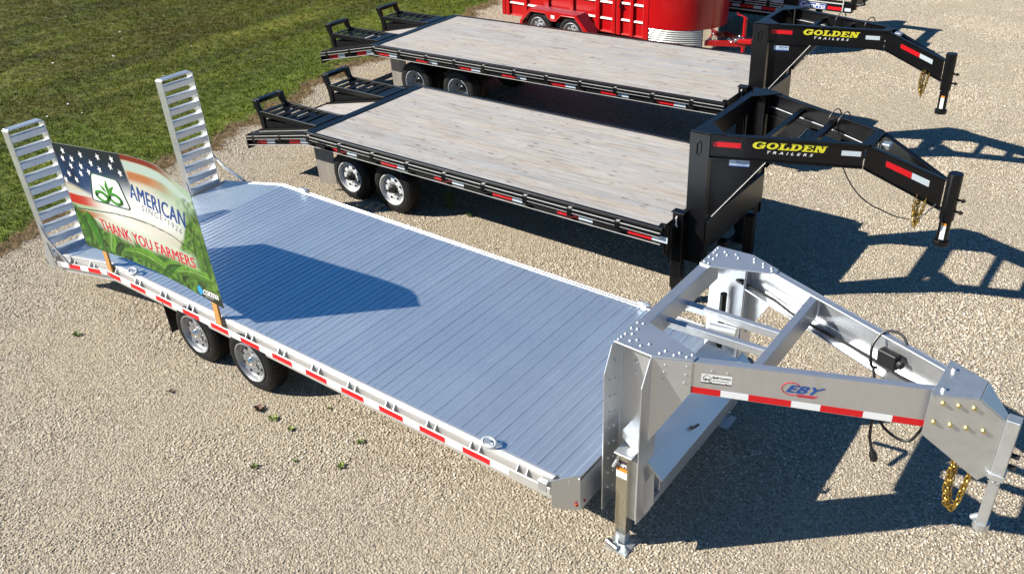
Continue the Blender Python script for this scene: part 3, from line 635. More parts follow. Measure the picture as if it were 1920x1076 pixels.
    MB().tube([(x+.02, y-.03, z+.012) for x, y, z in ff[2:]], .009, 8).build('cable', 'cable', T, smooth=True)
    MB().cyl((6.24, 2.03, 1.61), (6.40, 1.97, 1.615), .028, 10).build('cable_boot', 'cable', T, smooth=True)
    q = MB(); q.bar((7.60, 1.52, 1.655), (7.735, 1.465, 1.665), .07, .115); q.cyl((7.735, 1.465, 1.665), (7.77, 1.45, 1.665), .03, 10); q.build('breakaway_box', 'flapblack', T, bevel=.006)
    lp = [(7.60, 1.50, 1.555), (7.57, 1.45, 1.60), (7.545, 1.50, 1.72), (7.585, 1.56, 1.81), (7.66, 1.57, 1.835), (7.73, 1.545, 1.82), (7.77, 1.50, 1.77)]
    def smooth_path(P, n=6):
        P = [Vector(p) for p in P]; out = []
        for i in range(len(P)-1):
            a, b, c, d = P[max(i-1, 0)], P[i], P[i+1], P[min(i+2, len(P)-1)]
            for k in range(n):
                t = k/n; out.append(.5*((2*b)+(c-a)*t+(2*a-5*b+4*c-d)*t*t+(3*b-a-3*c+d)*t**3))
        return out+[P[-1]]
    MB().tube(smooth_path(lp), .010, 8).build('cable', 'cable', T, smooth=True)
    MB().tube(smooth_path([(7.59, 1.45, 1.58), (7.66, 1.30, 1.52), (7.71, 1.17, 1.44), (7.713, 1.15, 1.36), (7.72, 1.15, 1.24), (7.75, 1.15, 1.14)]), .010, 8).build('cable', 'cable', T, smooth=True)
    MB().tube(smooth_path([(7.68, 1.36, 1.55), (7.75, 1.15, 1.42), (7.86, 1.15, 1.315), (7.955, 1.15, 1.315), (8.00, 1.16, 1.39), (8.03, 1.18, 1.50)]), .010, 8).build('cable', 'cable', T, smooth=True)
    MB().lathe([(.012, 0), (.016, .02), (.026, .04), (.028, .085), (.02, .10), (0, .10)], (7.748, 1.15, 1.15), (.35, 0, -1), 10).build('trailer_plug', 'cable', T, smooth=True)
    OFF = Vector((0, 0, 0))
    return smooth_path
f0 = lambda y: y
smooth_path = silver()

# ================================================================== BANNER
def banner():
    global OFF
    DX, DZ = -.048, -.022; OFF = Vector((.93, .02, .62))
    T = thing('banner_sign', 'printed farm banner with flag and corn leaves on two wooden posts', 'sign', OFF)
    po = MB().box(.022, .108, .0135, .035, .60, 1.9).build('post', 'post', T, bevel=.003); dup(po, 1.885)
    top = np.array([(-.268, 2.083), (-.248, 2.087), (.007, 2.118), (.29, 2.154), (.723, 2.205), (1.103, 2.251), (1.30, 2.264), (1.425, 2.268), (1.54, 2.266), (1.64, 2.257), (1.783, 2.213), (1.917, 2.15), (2.074, 2.086)])
    bot = np.array([(-.204, .904), (.264, .946), (.675, .987), (1.141, .993), (1.578, .977), (1.904, .948), (2.169, .925)])
    n, m = 340, 180; U = np.linspace(0, 1, n); Vv = np.linspace(0, 1, m)
    tx = np.interp(U, (top[:, 0]-top[0, 0])/(top[-1, 0]-top[0, 0]), top[:, 0]); tzz = np.interp(tx, top[:, 0], top[:, 1])
    bx_ = np.interp(U, (bot[:, 0]-bot[0, 0])/(bot[-1, 0]-bot[0, 0]), bot[:, 0]); bzz = np.interp(bx_, bot[:, 0], bot[:, 1])
    X = bx_[None]*(1-Vv[:, None])+tx[None]*Vv[:, None]; Z = bzz[None]*(1-Vv[:, None])+tzz[None]*Vv[:, None]
    # ---- the printed art, as colours of the print
    sm = lambda e0, e1, t: (lambda q: q*q*(3-2*q))(np.clip((t-e0)/(e1-e0), 0, 1))
    def vn(x, y, s, seed):
        r = np.random.default_rng(seed).random((64, 64)); x = x*s+9; y = y*s+9; xi = np.floor(x).astype(int); yi = np.floor(y).astype(int); fx = x-xi; fy = y-yi; fx = fx*fx*(3-2*fx); fy = fy*fy*(3-2*fy)
        g_ = lambda a, b: r[(yi+b) % 64, (xi+a) % 64]
        return (g_(0, 0)*(1-fx)+g_(1, 0)*fx)*(1-fy)+(g_(0, 1)*(1-fx)+g_(1, 1)*fx)*fy
    A = np.empty((m, n, 3)); A[:] = (.60, .57, .47)
    def over(mask, col):
        nonlocal A; A = A*(1-mask[..., None])+np.array(col)*mask[..., None] if np.ndim(col) < 2 else A*(1-mask[..., None])+col*mask[..., None]
    nA = vn(X, Z, 5, 1)*.6+vn(X, Z, 13, 2)*.4; nB = vn(X, Z, 22, 3); nC = vn(X+.4*Z, Z, 40, 4)
    wav = Z-.05*np.sin((X-.2)*3.0)
    over(sm(1.2, 1.9, X)*sm(1.35, 1.75, Z), np.stack([.25+.3*nA, .42+.22*nA, .30+.22*nA], -1))     # mint field, right
    tpz = np.interp(X, top[:, 0], top[:, 1]); dtop = tpz-Z
    over(sm(.97, 1.03, X)*(1-sm(.045, .065, dtop))*(1-sm(1.5, 2.0, X)), (.26, .035, .02))              # red stripe under top edge
    over(sm(1.0, 1.05, X)*sm(.06, .075, dtop)*(1-sm(.14, .17, dtop)), (.50, .60, .56))
    over(sm(1.05, 1.1, X)*sm(.15, .18, dtop)*(1-sm(.23, .29, dtop))*(1-sm(1.35, 1.9, X)), (.50, .22, .10))
    over((1-sm(.2, .55, X))*(1-sm(1.62, 1.66, wav))*sm(1.56, 1.58, wav), (.62, .62, .58))
    over((1-sm(.05, .45, X))*(1-sm(1.575, 1.59, wav))*sm(1.46, 1.48, wav), (.55, .035, .02))
    over((1-sm(.15, .5, X))*(1-sm(1.465, 1.48, wav))*sm(1.40, 1.42, wav), (.42, .55, .36))
    over((1-sm(.25, .6, X))*(1-sm(1.40, 1.42, wav))*sm(1.34, 1.35, wav), (.48, .20, .07))
    can = (1-sm(1.0, 1.04, X-.20*np.clip(2.2-Z, 0, .3)))*sm(1.60, 1.66, Z+.36*np.clip(.2-X, -.75, .3)*-.28-.18*np.clip(X-.3, 0, .8))
    over(can, np.stack([.004+.02*nA, .020+.07*nA, .075+.17*nA], -1)); over(can*(1-sm(.02, .30, dtop))*.85, (.006, .012, .022)); over(can*sm(.35, .9, X)*.5, (.012, .022, .035))
    over(can*sm(.45, .95, X)*(1-sm(1.75, 2.0, Z))*.55, (.30, .36, .42))
    glow = np.exp(-(((X-1.28)/.62)**2+((Z-1.70)/.22)**2)**1.5); over(glow*.95, (.86, .87, .88))
    over(np.exp(-(((X-.80)/.55)**2+((Z-1.52)/.20)**2)**1.4)*.9, (.84, .86, .85))
    over(np.exp(-(((X-1.25)/.5)**2+((Z-1.53)/.07)**2)**1.2)*.28, (.60, .50, .34))
    # corn leaves
    gl = np.interp(X, [-.3, -.05, .2, .65, 1.2, 1.6, 1.78, 1.9, 2.05, 2.2], [1.38, 1.37, 1.30, 1.22, 1.24, 1.34, 1.55, 1.78, 1.90, 1.95])+.05*(nA-.5)
    gm = 1-sm(-.05, .05, Z-gl); streak = vn(X*3.0+Z*1.6, Z*.9, 9, 5); st2 = vn(X*2.0-Z*3.0, Z, 11, 6)
    gcol = np.stack([.020+.12*streak*nA+.05*st2*nC, .085+.28*streak*nA+.10*st2*nC, .012+.03*nA], -1)
    over(gm, gcol); over(gm*sm(.46, .66, nB)*sm(.40, .65, nA)*.85, (.003, .018, .009)); over(gm*sm(.55, .75, vn(X*4-Z*2.2, Z+X*.5, 8, 9))*.55, (.22, .42, .07)); over(gm*sm(.62, .8, st2)*.6, (.20, .40, .06))
    over(sm(1.70, 2.0, X)*sm(.40, .62, nC)*.55*(Z < 2.0), (.26, .36, .10)); over(sm(1.75, 2.0, X)*sm(.45, .62, vn(X, Z, 28, 12))*.5*(Z < 2.02), (.04, .12, .03))
    def leaf(pts, wd, col, hi, curve=0):
        P0, P1 = np.array(pts[0]), np.array(pts[1]); d = P1-P0; L = np.hypot(*d); d = d/L; q = (X-P0[0])*d[0]+(Z-P0[1])*d[1]; o = -(X-P0[0])*d[1]+(Z-P0[1])*d[0]-curve*np.sin(np.pi*np.clip(q/L, 0, 1))
        tt = np.clip(q/L, 0, 1); hw = wd*np.sin(np.pi*tt**.75)**.8+1e-4; k = np.abs(o)/hw; inside = (q > 0)*(q < L)*(1-sm(.88, 1.0, k))
        vein = .85+.15*np.sin(o/hw*22+tt*3); c_ = np.array(col)*vein[..., None]*(1-.45*(o/hw)[..., None]-.25*(nB-.5)[..., None]); over(inside, np.clip(c_, 0, 1)); over(inside*(1-sm(.03, .11, k))*.8, hi); over(inside*sm(.5, .7, nC)*.30, (.02, .08, .012)); over(inside*sm(.8, .9, k)*.35, (.01, .05, .01))
    leaf(((-.12, 1.30), (-.05, .98)), .07, (.03, .16, .012), (.10, .32, .05), .03)
    leaf(((.02, 1.38), (.14, .95)), .10, (.05, .24, .015), (.16, .42, .07), .05)
    leaf(((.30, .99), (.46, 1.33)), .10, (.17, .38, .06), (.45, .62, .30), .0)
    leaf(((.40, .98), (.66, 1.18)), .05, (.02, .09, .012), (.08, .22, .05), .02)
    leaf(((.80, 1.36), (1.0, 1.05)), .05, (.05, .20, .02), (.15, .4, .06), .0)
    leaf(((1.50, 1.02), (.55, 1.07)), .085, (.15, .36, .035), (.46, .66, .25), -.10)
    leaf(((1.25, 1.0), (1.62, 1.22)), .05, (.04, .17, .02), (.13, .33, .05), .02)
    leaf(((2.12, 1.20), (1.45, 1.10)), .085, (.17, .37, .05), (.42, .62, .25), -.05)
    leaf(((1.95, 1.25), (2.0, 1.75)), .05, (.10, .24, .03), (.3, .45, .12), .02)
    leaf(((2.06, 1.20), (2.04, 1.68)), .04, (.07, .20, .02), (.2, .35, .1), -.02)
    ty = Z-(1.318+.02*np.sin((X-.3)*1.5)); over(np.exp(-((ty/.085)**4))*sm(.12, .35, X)*(1-sm(1.80, 1.98, X))*.80, (.66, .74, .62))
    over((1-sm(1.0, 1.10, Z+.0*X))*sm(1.72, 1.90, X), (.022, .035, .030)); over((1-sm(.92, 1.0, Z-.0))*.6, (.01, .035, .012))
    over(sm(1.965, 1.985, np.abs(X-(.95+.02*Z)) + .785)*.0, (0, 0, 0))
    # thin arc line
    az = np.interp(X, [-.15, .6, .93, 1.23, 1.57, 1.90], [1.372, 1.507, 1.546, 1.563, 1.543, 1.45]); over((1-sm(.0035, .008, np.abs(Z-az)))*(X > -.15)*(X < 1.92), (.03, .05, .04))
    idx = np.arange(n*m).reshape(m, n); yb = .0040
    V3 = np.stack([X+DX-OFF.x, np.full_like(X, yb-OFF.y), Z+DZ-OFF.z], -1).reshape(-1, 3)
    V3b = V3+np.array([0, .0045, 0]); quads = np.stack([idx[:-1, :-1], idx[:-1, 1:], idx[1:, 1:], idx[1:, :-1]], -1).reshape(-1, 4)
    ring = np.concatenate([idx[0, :], idx[1:, -1], idx[-1, -2::-1], idx[-2:0:-1, 0]])
    me = D.meshes.new('panel'); nb_ = n*m
    Fs = [tuple(map(int, q)) for q in quads]; Vb = V3b[ring]; k = len(ring)
    Fs += [(int(ring[i]), nb_+i, nb_+(i+1) % k, int(ring[(i+1) % k])) for i in range(k)]+[tuple(nb_+i for i in range(k))]
    me.from_pydata(np.concatenate([V3, Vb]).tolist(), [], Fs)
    at = me.color_attributes.new('art', 'FLOAT_COLOR', 'POINT'); cols = np.ones((n*m+k, 4)); cols[:n*m, :3] = np.clip(A.reshape(-1, 3), 0, 1)**1.25*.82; cols[n*m:, :3] = (.75, .75, .74)
    at.data.foreach_set('color', cols.astype(np.float32).ravel())
    pn = link('panel', me, 'art', T)
    pp = lambda x, z: (x+DX, yb, z+DZ)
    def txt(body, mat, TL, TR, BR, BL, eps=.0012, **kw): decal('print_lettering', mat, pn, body, pp(*TL), pp(*TR), pp(*BR), pp(*BL), (0, -1, 0), eps, **kw)
    txt('AMERICAN', 'navyprint', (1.055, 1.962), (1.900, 1.862), (1.860, 1.695), (1.028, 1.794), bold=.016, spacing=1.07)
    txt('SINCE', 'greyprint', (1.19, 1.757), (1.515, 1.733), (1.49, 1.668), (1.165, 1.688), spacing=1.35)
    txt('1926', 'greyprint', (1.60, 1.712), (1.795, 1.666), (1.765, 1.600), (1.575, 1.648), spacing=1.35)
    txt('THANK YOU FARMERS', 'redprint', (.25, 1.362), (1.862, 1.380), (1.862, 1.264), (.262, 1.232), bold=.018, spacing=1.05)
    txt('CORTEVA', 'white', (1.895, 1.052), (2.132, 1.056), (2.115, .998), (1.875, .990), bold=.035)
    txt('agriscience', 'white', (1.905, .982), (2.03, .984), (2.025, .966), (1.90, .962))
    txt('R', 'greyprint', (.953, 1.668), (.968, 1.667), (.966, 1.650), (.951, 1.651))
    def star(cx, cz, r, rot=.2, flat=1):
        return [pp(cx+(r if i % 2 == 0 else r*.4)*math.cos(math.pi/2+rot+i*math.pi/5), cz+(r if i % 2 == 0 else r*.4)*flat*math.sin(math.pi/2+rot+i*math.pi/5)) for i in range(10)]
    q = MB()
    for cx, cz in ((-.076, 2.035), (.271, 2.068), (.605, 2.118), (.862, 2.150), (-.122, 1.945), (.065, 1.978), (.436, 2.014), (.800, 2.062), (.005, 1.888), (.214, 1.932), (.574, 1.978), (-.09, 1.780), (.166, 1.842), (.341, 1.897), (.952, 2.028), (.033, 1.740), (-.20, 1.690)):
        q.prism([Vector(p)+Vector((0, -.0008, 0)) for p in star(cx, cz, .043, .35)], (0, -.0004, 0))
    q.build('print_star', 'white', pn, kind='stuff')
    q = MB(); q.prism([Vector(p)+Vector((0, -.0018, 0)) for p in star(1.095, 1.868, .022)], (0, -.0004, 0)); q.build('print_star', 'white', pn)
    q = MB(); q.prism([Vector(p)+Vector((0, -.0012, 0)) for p in star(1.545, 1.698, .018)], (0, -.0004, 0)); q.build('print_star', 'greyprint', pn)
    # emblem: rounded trapezoid outline, plant over a sideways figure eight
    def rounded(P, r=.05, k=6):
        out = []; P = [Vector((a, b, 0)) for a, b in P]
        for i, p in enumerate(P):
            a, b = P[i-1], P[(i+1) % len(P)]; d1 = (a-p).normalized()*r; d2 = (b-p).normalized()*r
            for j in range(k+1):
                t = j/k; qv = (p+d1)*(1-t)**2+p*2*t*(1-t)+(p+d2)*t*t; out.append((qv.x, qv.y))
        return out
    rt_ = rounded([(.370, 1.903), (.858, 1.934), (.958, 1.640), (.250, 1.573)])
    q = MB(); q.prism([Vector(pp(*p))+Vector((0, -.0008, 0)) for p in rt_], (0, -.0003, 0)); q.build('emblem_field', 'white', pn)
    q = MB(); q.tube([Vector(pp(*p))+Vector((0, -.0012, 0)) for p in rt_], .0075, 4, closed=True); q.build('emblem_outline', 'greenprint', pn)
    q = MB()
    for cx, cz, a0 in ((.474, 1.668, 0), (.722, 1.700, math.pi)):
        q.tube([Vector(pp(cx+.108*math.cos(a), cz+.050*math.sin(a)))+Vector((0, -.002, 0)) for a in np.linspace(0, 2*math.pi, 24, endpoint=False)], 0.0175, 4, closed=True)
    for (x0, z0, x1, z1, wd) in ((.595, 1.715, .622, 1.893, .034), (.59, 1.725, .465, 1.805, .024), (.60, 1.73, .752, 1.842, .024)):
        dv = Vector((x1-x0, z1-z0)); nv = Vector((-dv.y, dv.x)).normalized()*wd; c_ = Vector((x0, z0))+dv*.45
        q.prism([Vector(pp(x0, z0))+Vector((0, -.0012-wd*.01, 0)), Vector(pp(*(c_+nv)))+Vector((0, -.0012-wd*.01, 0)), Vector(pp(x1, z1))+Vector((0, -.0012-wd*.01, 0)), Vector(pp(*(c_-nv)))+Vector((0, -.0012-wd*.01, 0))], (0, -.0003, 0))
    q.build('emblem_plant', 'leafprint', pn)
    q = MB(); q.prism([Vector(pp(1.836+.038*math.cos(a), 1.022+.050*math.sin(a)))+Vector((0, -.001, 0)) for a in np.linspace(0, 2*math.pi, 20, endpoint=False)], (0, -.0004, 0)); q.build('emblem_globe', 'cyan', pn)
    OFF = Vector((0, 0, 0))
banner()

# ================================================================== BLACK GOOSENECK TRAILERS
def slab_word(P):     # P(u, v, e) maps unit word box to a point; heavy slanted slab letters
    q = MB(); cnt = [0]
    def poly(pts, cx, cw, sc=1.0):
        cnt[0] += 1; e = .0012+.00012*(cnt[0] % 9)
        a = [P(cx+(x+.20*(y-.5))*cw, y*sc-(0 if sc == 1 else (sc-1)*.5), e) for x, y in pts]; b = [P(cx+(x+.20*(y-.5))*cw, y*sc-(0 if sc == 1 else (sc-1)*.5), e+.0004) for x, y in pts]
        q.prism(a, Vector(b[0])-Vector(a[0]))
    def bx(x0, x1, y0, y1): return [(x0, y0), (x1, y0), (x1, y1), (x0, y1)]
    def ring(cx, cw, a0, a1, c=(.5, .5), ro=(.5, .5), ri=(.22, .30), n=14, sc=1.0):
        for i in range(n):
            s, t = a0+(a1-a0)*i/n, a0+(a1-a0)*(i+1)/n; f = lambda a, r: (c[0]+r[0]*math.cos(a), c[1]+r[1]*math.sin(a))
            poly([f(s, ro), f(t, ro), f(t, ri), f(s, ri)], cx, cw, sc)
    w = [.19, .165, .150, .165, .150, .170]; xs = []; x = 0
    for i in w: xs.append(x); x += i*1.005
    w = [i*.94 for i in w]
    k = (xs[0], w[0]); ring(*k, R(38), R(325), sc=1.12); poly(bx(.52, 1.0, .38, .52), *k); poly(bx(.72, .95, .06, .40), *k); poly(bx(.74, .92, .62, .98), *k)
    k = (xs[1], w[1]); ring(*k, 0, 2*math.pi, n=20)
    k = (xs[2], w[2])
    for b in (bx(.14, .46, .0, 1), bx(0, .62, .84, 1), bx(0, 1, 0, .18), bx(.78, 1, 0, .42)): poly(b, *k)
    k = (xs[3], w[3]); ring(*k, R(-90), R(90), (.45, .5), (.55, .5), (.25, .31))
    for b in (bx(.12, .40, 0, 1), bx(0, .47, .82, 1), bx(0, .47, 0, .18)): poly(b, *k)
    k = (xs[4], w[4])
    for b in (bx(.12, .44, 0, 1), bx(0, .95, .83, 1), bx(0, 1, 0, .17), bx(.3, .72, .42, .58), bx(.78, .95, .62, 1), bx(.82, 1, 0, .38)): poly(b, *k)
    k = (xs[5], w[5])
    for b in (bx(.10, .30, 0, 1), bx(.70, .90, 0, 1), [(.10, 1), (.42, 1), (.90, 0), (.58, 0)], bx(0, .42, .86, 1), bx(.58, 1, .86, 1), bx(0, .42, 0, .14)): poly(b, *k)
    return q

def golden(label, world, yaw, slope, L, zd, G, duals, wheels, flap_a, tape0, tape_n, cable):
    global OFF; OFF = Vector((0, 0, 0))
    T = thing('gooseneck_trailer', label, 'trailer', (world[0], world[1], 0), 'black gooseneck flatbed trailers')
    T.rotation_euler = (0, -slope, yaw)
    Wd = 2.195; mb = lambda b: Wd-b
    # wood boards
    nb = 15; bw = Wd/nb; long_me = None
    kp = MB().box(0, 1, 0, bw-.0036, -.034, 0)
    def board(a0, a1, b, zz, tilt=0, par=T, nm='deck_board'):
        nonlocal long_me
        if long_me is None: o = kp.build(nm, 'wood', par, bevel=0); long_me = o.data
        else: o = link(nm, long_me, None, par)
        o.location = (a0, b+.0008, zz); o.scale = (a1-a0, 1, 1); o.rotation_euler = (0, tilt, 0); return o
    for i in range(nb):
        cuts = [.02, L]
        if duals: cuts = [.02, (3.15, 3.75, 2.05, 4.1)[(i*7) % 4], L]
        elif i % 3 == 1: cuts = [.02, (1.9, 3.6, 2.8)[(i*5) % 3], L]
        for c0, c1 in zip(cuts, cuts[1:]): board(c0+.0015, c1-.0015, i*bw, zd+random.uniform(-.0012, .0012))
    sl = math.atan2(.285, 1.38); zt = lambda a: zd+.012 if a > -.09 else zd+.012+(a+.09)*math.tan(sl)
    # dovetail boards: strip at each side and centre
    for b0, b1 in ((0.0, .14), (.73, 1.46), (2.05, 2.19)):
        k = max(1, round((b1-b0)/bw)); ww = (b1-b0)/k
        for j in range(k):
            o = MB().prism([(0, 0, 0), (1.28, 0, 0), (1.28, 0, -.03), (0, 0, -.03)], (0, ww-.006, 0)).build('tail_board', 'wood', T)
            o.location = (-1.39, b0+j*ww+.003, zt(-1.39)-.03); o.rotation_euler = (0, -sl, 0)
        for b in (b0-.008, b1+.002):
            MB().prism([(-1.40, b, zt(-1.40)-.10), (-.12, b, zt(-.12)-.10), (-.12, b, zt(-.12)+.004), (-1.40, b, zt(-1.40)+.004)], (0, .006, 0)).build('tail_edge_bar', 'blackdull', T)
    # side rails
    for f in (lambda b: b, mb):
        def run(b0, b1, z0, z1, name, mat, bev=.002):
            X = [-1.41, -.09, L+.03]; dz = [zt(x)-zd-.012 for x in X]; b0, b1 = sorted((f(b0), f(b1)))
            vs = [(x, y, z+d+zd) for x, d in zip(X, dz) for y, z in ((b0, z0), (b1, z0), (b1, z1), (b0, z1))]
            fs = [(i*4+k, i*4+(k+1) % 4, i*4+4+(k+1) % 4, i*4+4+k) for i in range(2) for k in range(4)]+[(3, 2, 1, 0), (8, 9, 10, 11)]
            return MB().add(vs, fs).build(name, mat, T, bevel=bev)
        run(-.052, -.002, -.006, .012, 'rail_top', 'black', .003); run(-.052, -.040, -.150, -.0065, 'rail_web', 'blackdull')
        run(-.092, -.0405, -.160, -.1505, 'rail_lower_flange', 'black')
        run(-.105, -.095, -.068, -.022, 'rub_rail', 'black', .0025)
        # pale strips painting in the highlights along the arrises
        run(-.1062, -.0955, -.0219, -.0175, 'edge_highlight', 'edge', 0); run(-.1062, -.1052, -.068, -.0635, 'edge_highlight', 'edge', 0); run(-.0950, -.0925, -.1560, -.1500, 'edge_highlight', 'edge', 0)
        pk = None; i = -2
        while True:
            a = -.02+i*.61; i += 1
            if a > L-.1: break
            if i < 1:
                d = zt(a)-zd-.012; MB().box(a-.03, a+.03, *sorted((f(-.108), f(-.0525))), zd-.105+d, zd-.012+d).build('stake_pocket', 'black', T, bevel=.004); continue
            if pk is None:
                o = MB().box(a-.034, a+.034, *sorted((f(-.110), f(-.0525))), zd-.110, zd-.010).build('stake_pocket', 'black', T, bevel=.004)
                MB().box(a-.020, a+.020, *sorted((f(-.095), f(-.070))), zd-.0098, zd-.008).build('pocket_glint', 'edge', o); pk = (o, a)  # pale strip painted in as a glint on the pocket top
            else: dup(pk[0], a-pk[1])
    for k in range(-2, tape_n):
        a = tape0+.9144*k
        if k < 0: a = (-1.24, -.49)[k+2]
        ln = .285 if k >= 0 else .24; dzf = lambda x: (zt(x)-zd-.012)
        for x0, x1, mt in ((a, a+ln, 'tapered'), (a+ln+.003, a+ln+.185, 'tapeblue')):
            MB().prism([(x0, -.0532, zd-.142+dzf(x0)), (x1, -.0532, zd-.142+dzf(x1)), (x1, -.0532, zd-.072+dzf(x1)), (x0, -.0532, zd-.072+dzf(x0))], (0, -.0014, 0)).build('reflective_tape', mt, T)
    # kink bar and tail bar, underframe
    MB().box(-.13, .018, -.05, mb(-.05), zd-.02, zd+.010).build('hinge_bar', 'black', T, bevel=.004)
    MB().box(-1.425, -1.40, -.10, mb(-.10), zt(-1.41)-.22, zt(-1.41)-.015).build('tail_bar', 'black', T, bevel=.004)
    for b in (.55, mb(.65)):
        MB().prism([(-1.38, b, zt(-1.38)-.22), (-.1, b, zd-.40), (L+.2, b, zd-.40), (L+.2, b, zd-.06), (-.1, b, zd-.06), (-1.38, b, zt(-1.38)-.07)], (0, .10, 0)).build('main_beam', 'blackdull', T)
    for i in range(int(L/.45)):
        a = .25+i*.45; MB().box(a-.03, a+.03, -.038, mb(-.038), zd-.135, zd-.0365).build('crossmember', 'blackdull', T)
    # ramps lying level over the dovetail
    def ramp_(b0, b1):
        rp = D.objects.new('fold_over_ramp', None); C.objects.link(rp); rp.parent = T; rp.empty_display_size = .1
        z1 = zd+.018
        for b in (b0, b1-.03): MB().box(-1.40, -.14, b, b+.03, z1-.075, z1+.004).build('ramp_side_bar', 'black', rp, bevel=.004)
        MB().box(-.335, -.142, b0+.031, b1-.031, z1-.012, z1+.001).build('ramp_top_plate', 'black', rp, bevel=.002)
        sl_ = None
        for k in range(6):
            a = -.50-.165*k
            if sl_ is None:
                q = MB().prism([(a-.068, b0+.031, z1-.030), (a+.062, b0+.031, z1-.022), (a+.062, b0+.031, z1-.030), (a-.068, b0+.031, z1-.038)], (0, b1-b0-.062, 0)); sl_ = q.build('slat', 'blackdull', rp)
            else: dup(sl_, -.165*k)
        # upright end frame: two curved side plates, a grab bar, a foot bar
        prof = [(-1.475, z1+.155), (-1.368, z1+.150), (-1.335, z1+.02), (-1.285, z1-.05), (-1.265, z1-.30), (-1.345, z1-.30), (-1.375, z1-.06), (-1.44, z1+.04)]
        for b in (b0-.006, b1-.050): MB().prism([(a, b, z) for a, z in prof], (0, .056, 0)).build('end_leg', 'black', rp, bevel=.005)
        MB().box(-1.474, -1.370, b0+.0505, b1-.0505, z1+.095, z1+.154).build('grab_bar', 'black', rp, bevel=.008)
        MB().box(-1.335, -1.272, b0+.0505, b1-.0505, z1-.30, z1-.15).build('foot_bar', 'blackdull', rp, bevel=.004)
        for b in (b0+.015,): MB().prism([(-1.29, b, z1-.14), (-.30, b, z1-.056), (-.30, b, z1-.10), (-1.29, b, z1-.29)], (0, .010, 0)).build('ramp_side_plate', 'blackdull', rp)
    ramp_(.165, .665); ramp_(1.515, 2.015)
    # wheels
    for a in wheels:
        MB().cyl((a, .3, .35), (a, mb(.3), .35), .05, 12).build('axle', 'blackdull', T, smooth=True)
        if duals:
            for s, y0 in ((-1, .17), (1, mb(.17))):
                wheel(T, a, y0, s, .35, .20, .215, 'rimgrey', dish=.15, hub='hubblack', hubout=.10); wheel(T, a, y0-s*.24, s, .35, .20, .215, 'rimgrey', dish=.03, hub='hubblack')
        else:
            wheel(T, a, .17, -1, .35, .22, .217, 'rimwhite', dish=.045, hub='hubblack', hubout=.06); wheel(T, a, mb(.17), 1, .35, .22, .217, 'rimwhite', dish=.045, hub='hubblack', hubout=.06)
    fb = .15 if not duals else .20
    for b0, b1 in ((fb, fb+.40), (mb(fb+.40), mb(fb))):
        sg = 1 if b0 < 1 else -1; bb = b0 if sg > 0 else b1; MB().prism([(flap_a-.03, bb-sg*.02, .13), (flap_a+.225, bb+sg*.065, .13), (flap_a+.235, bb+sg*.065, .70), (flap_a-.045, bb-sg*.02, .70)], (.004, sg*.012, 0)).build('mud_flap', 'flapdirty', T)
    # ------------------- gooseneck
    O, K, Nn, bc = G['O'], G['K'], G['N'], G['bc']; pa, pf, pb = G['pa'], G['O'][0], G['pb']; Zo, Zk = G['zt']; Bo, Bk = G['zb']; Nt, Nb = G['nz']
    for f in (lambda b: b, lambda b: 2*bc-b):
        sg = 1 if f(0) == 0 else -1; V = lambda p, o, z: None
        d = Vector((K[0]-O[0], K[1]-O[1])); Ln = d.length; d /= Ln; n = Vector((d.y, -d.x))
        pt = lambda s, z, o=0: Vector((O[0]+d.x*s-n.x*o, f(O[1]+d.y*s-n.y*o), z))     # o inboard
        e = Vector((Nn[0]-K[0], Nn[1]-K[1])); En = e.length; e /= En; m_ = Vector((e.y, -e.x))
        pn = lambda s, z, o=0: Vector((K[0]+e.x*s-m_.x*o, f(K[1]+e.y*s-m_.y*o), z))
        zt_ = lambda s: Zo+(Zk-Zo)*s/Ln; zb_ = lambda s: Bo+(Bk-Bo)*s/Ln
        inw = pt(0, 0, .008)-pt(0, 0, 0); inn = pn(0, 0, .008)-pn(0, 0, 0)
        MB().prism([pt(0, Bo, .0265), pt(Ln-.004, Bk, .0265), pt(Ln-.004, Zk-.012, .0265), pt(0, Zo-.012, .0265)], inw).build('beam_web', 'black', T)
        MB().prism([pt(-.01, Zo-.0115), pt(Ln-.002, Zk-.0115), pt(Ln-.002, Zk-.0115, .062), pt(-.01, Zo-.0115, .062)], (0, 0, .0115)).build('beam_top_flange', 'black', T, bevel=.003)
        MB().prism([pt(0, Bo), pt(Ln-.002, Bk), pt(Ln-.002, Bk, .062), pt(0, Bo, .062)], (0, 0, -.0115)).build('beam_bottom_flange', 'black', T, bevel=.003)
        MB().prism([pn(.004, Bk, .0265), pn(En-.03, Nb, .0265), pn(En-.03, Nt, .0265), pn(.004, Zk-.012, .0265)], inn).build('nose_web', 'black', T)
        MB().prism([pn(0, Zk-.0115), pn(En-.02, Nt-.0115), pn(En-.02, Nt-.0115, .055), pn(0, Zk-.0115, .062)], (0, 0, .0115)).build('nose_top_flange', 'black', T, bevel=.003)
        MB().prism([pn(0, Bk), pn(En-.02, Nb), pn(En-.02, Nb, .055), pn(0, Bk, .062)], (0, 0, -.0115)).build('nose_bottom_flange', 'black', T, bevel=.003)
        # post (wide flange box) and gusset
        MB().box(pa, pf, *sorted((f(pb), f(pb+.012))), .46, Zo-.012).build('post_outer_plate', 'black', T, bevel=.003)
        MB().box(pa, pa+.012, *sorted((f(pb+.0125), f(pb+.15))), .46, Zo-.012).build('post_rear_plate', 'black', T)
        MB().box(pf-.03, pf-.018, *sorted((f(pb+.0125), f(pb+.15))), .46, Zo-.012).build('post_front_plate', 'black', T)
        MB().prism([pt(.012, Bo-.012, .03), pt(.54, zb_(.54)-.012, .03), pt(.06, 1.05, .03), pt(.012, 1.05, .03)], inw).build('gusset_plate', 'black', T)
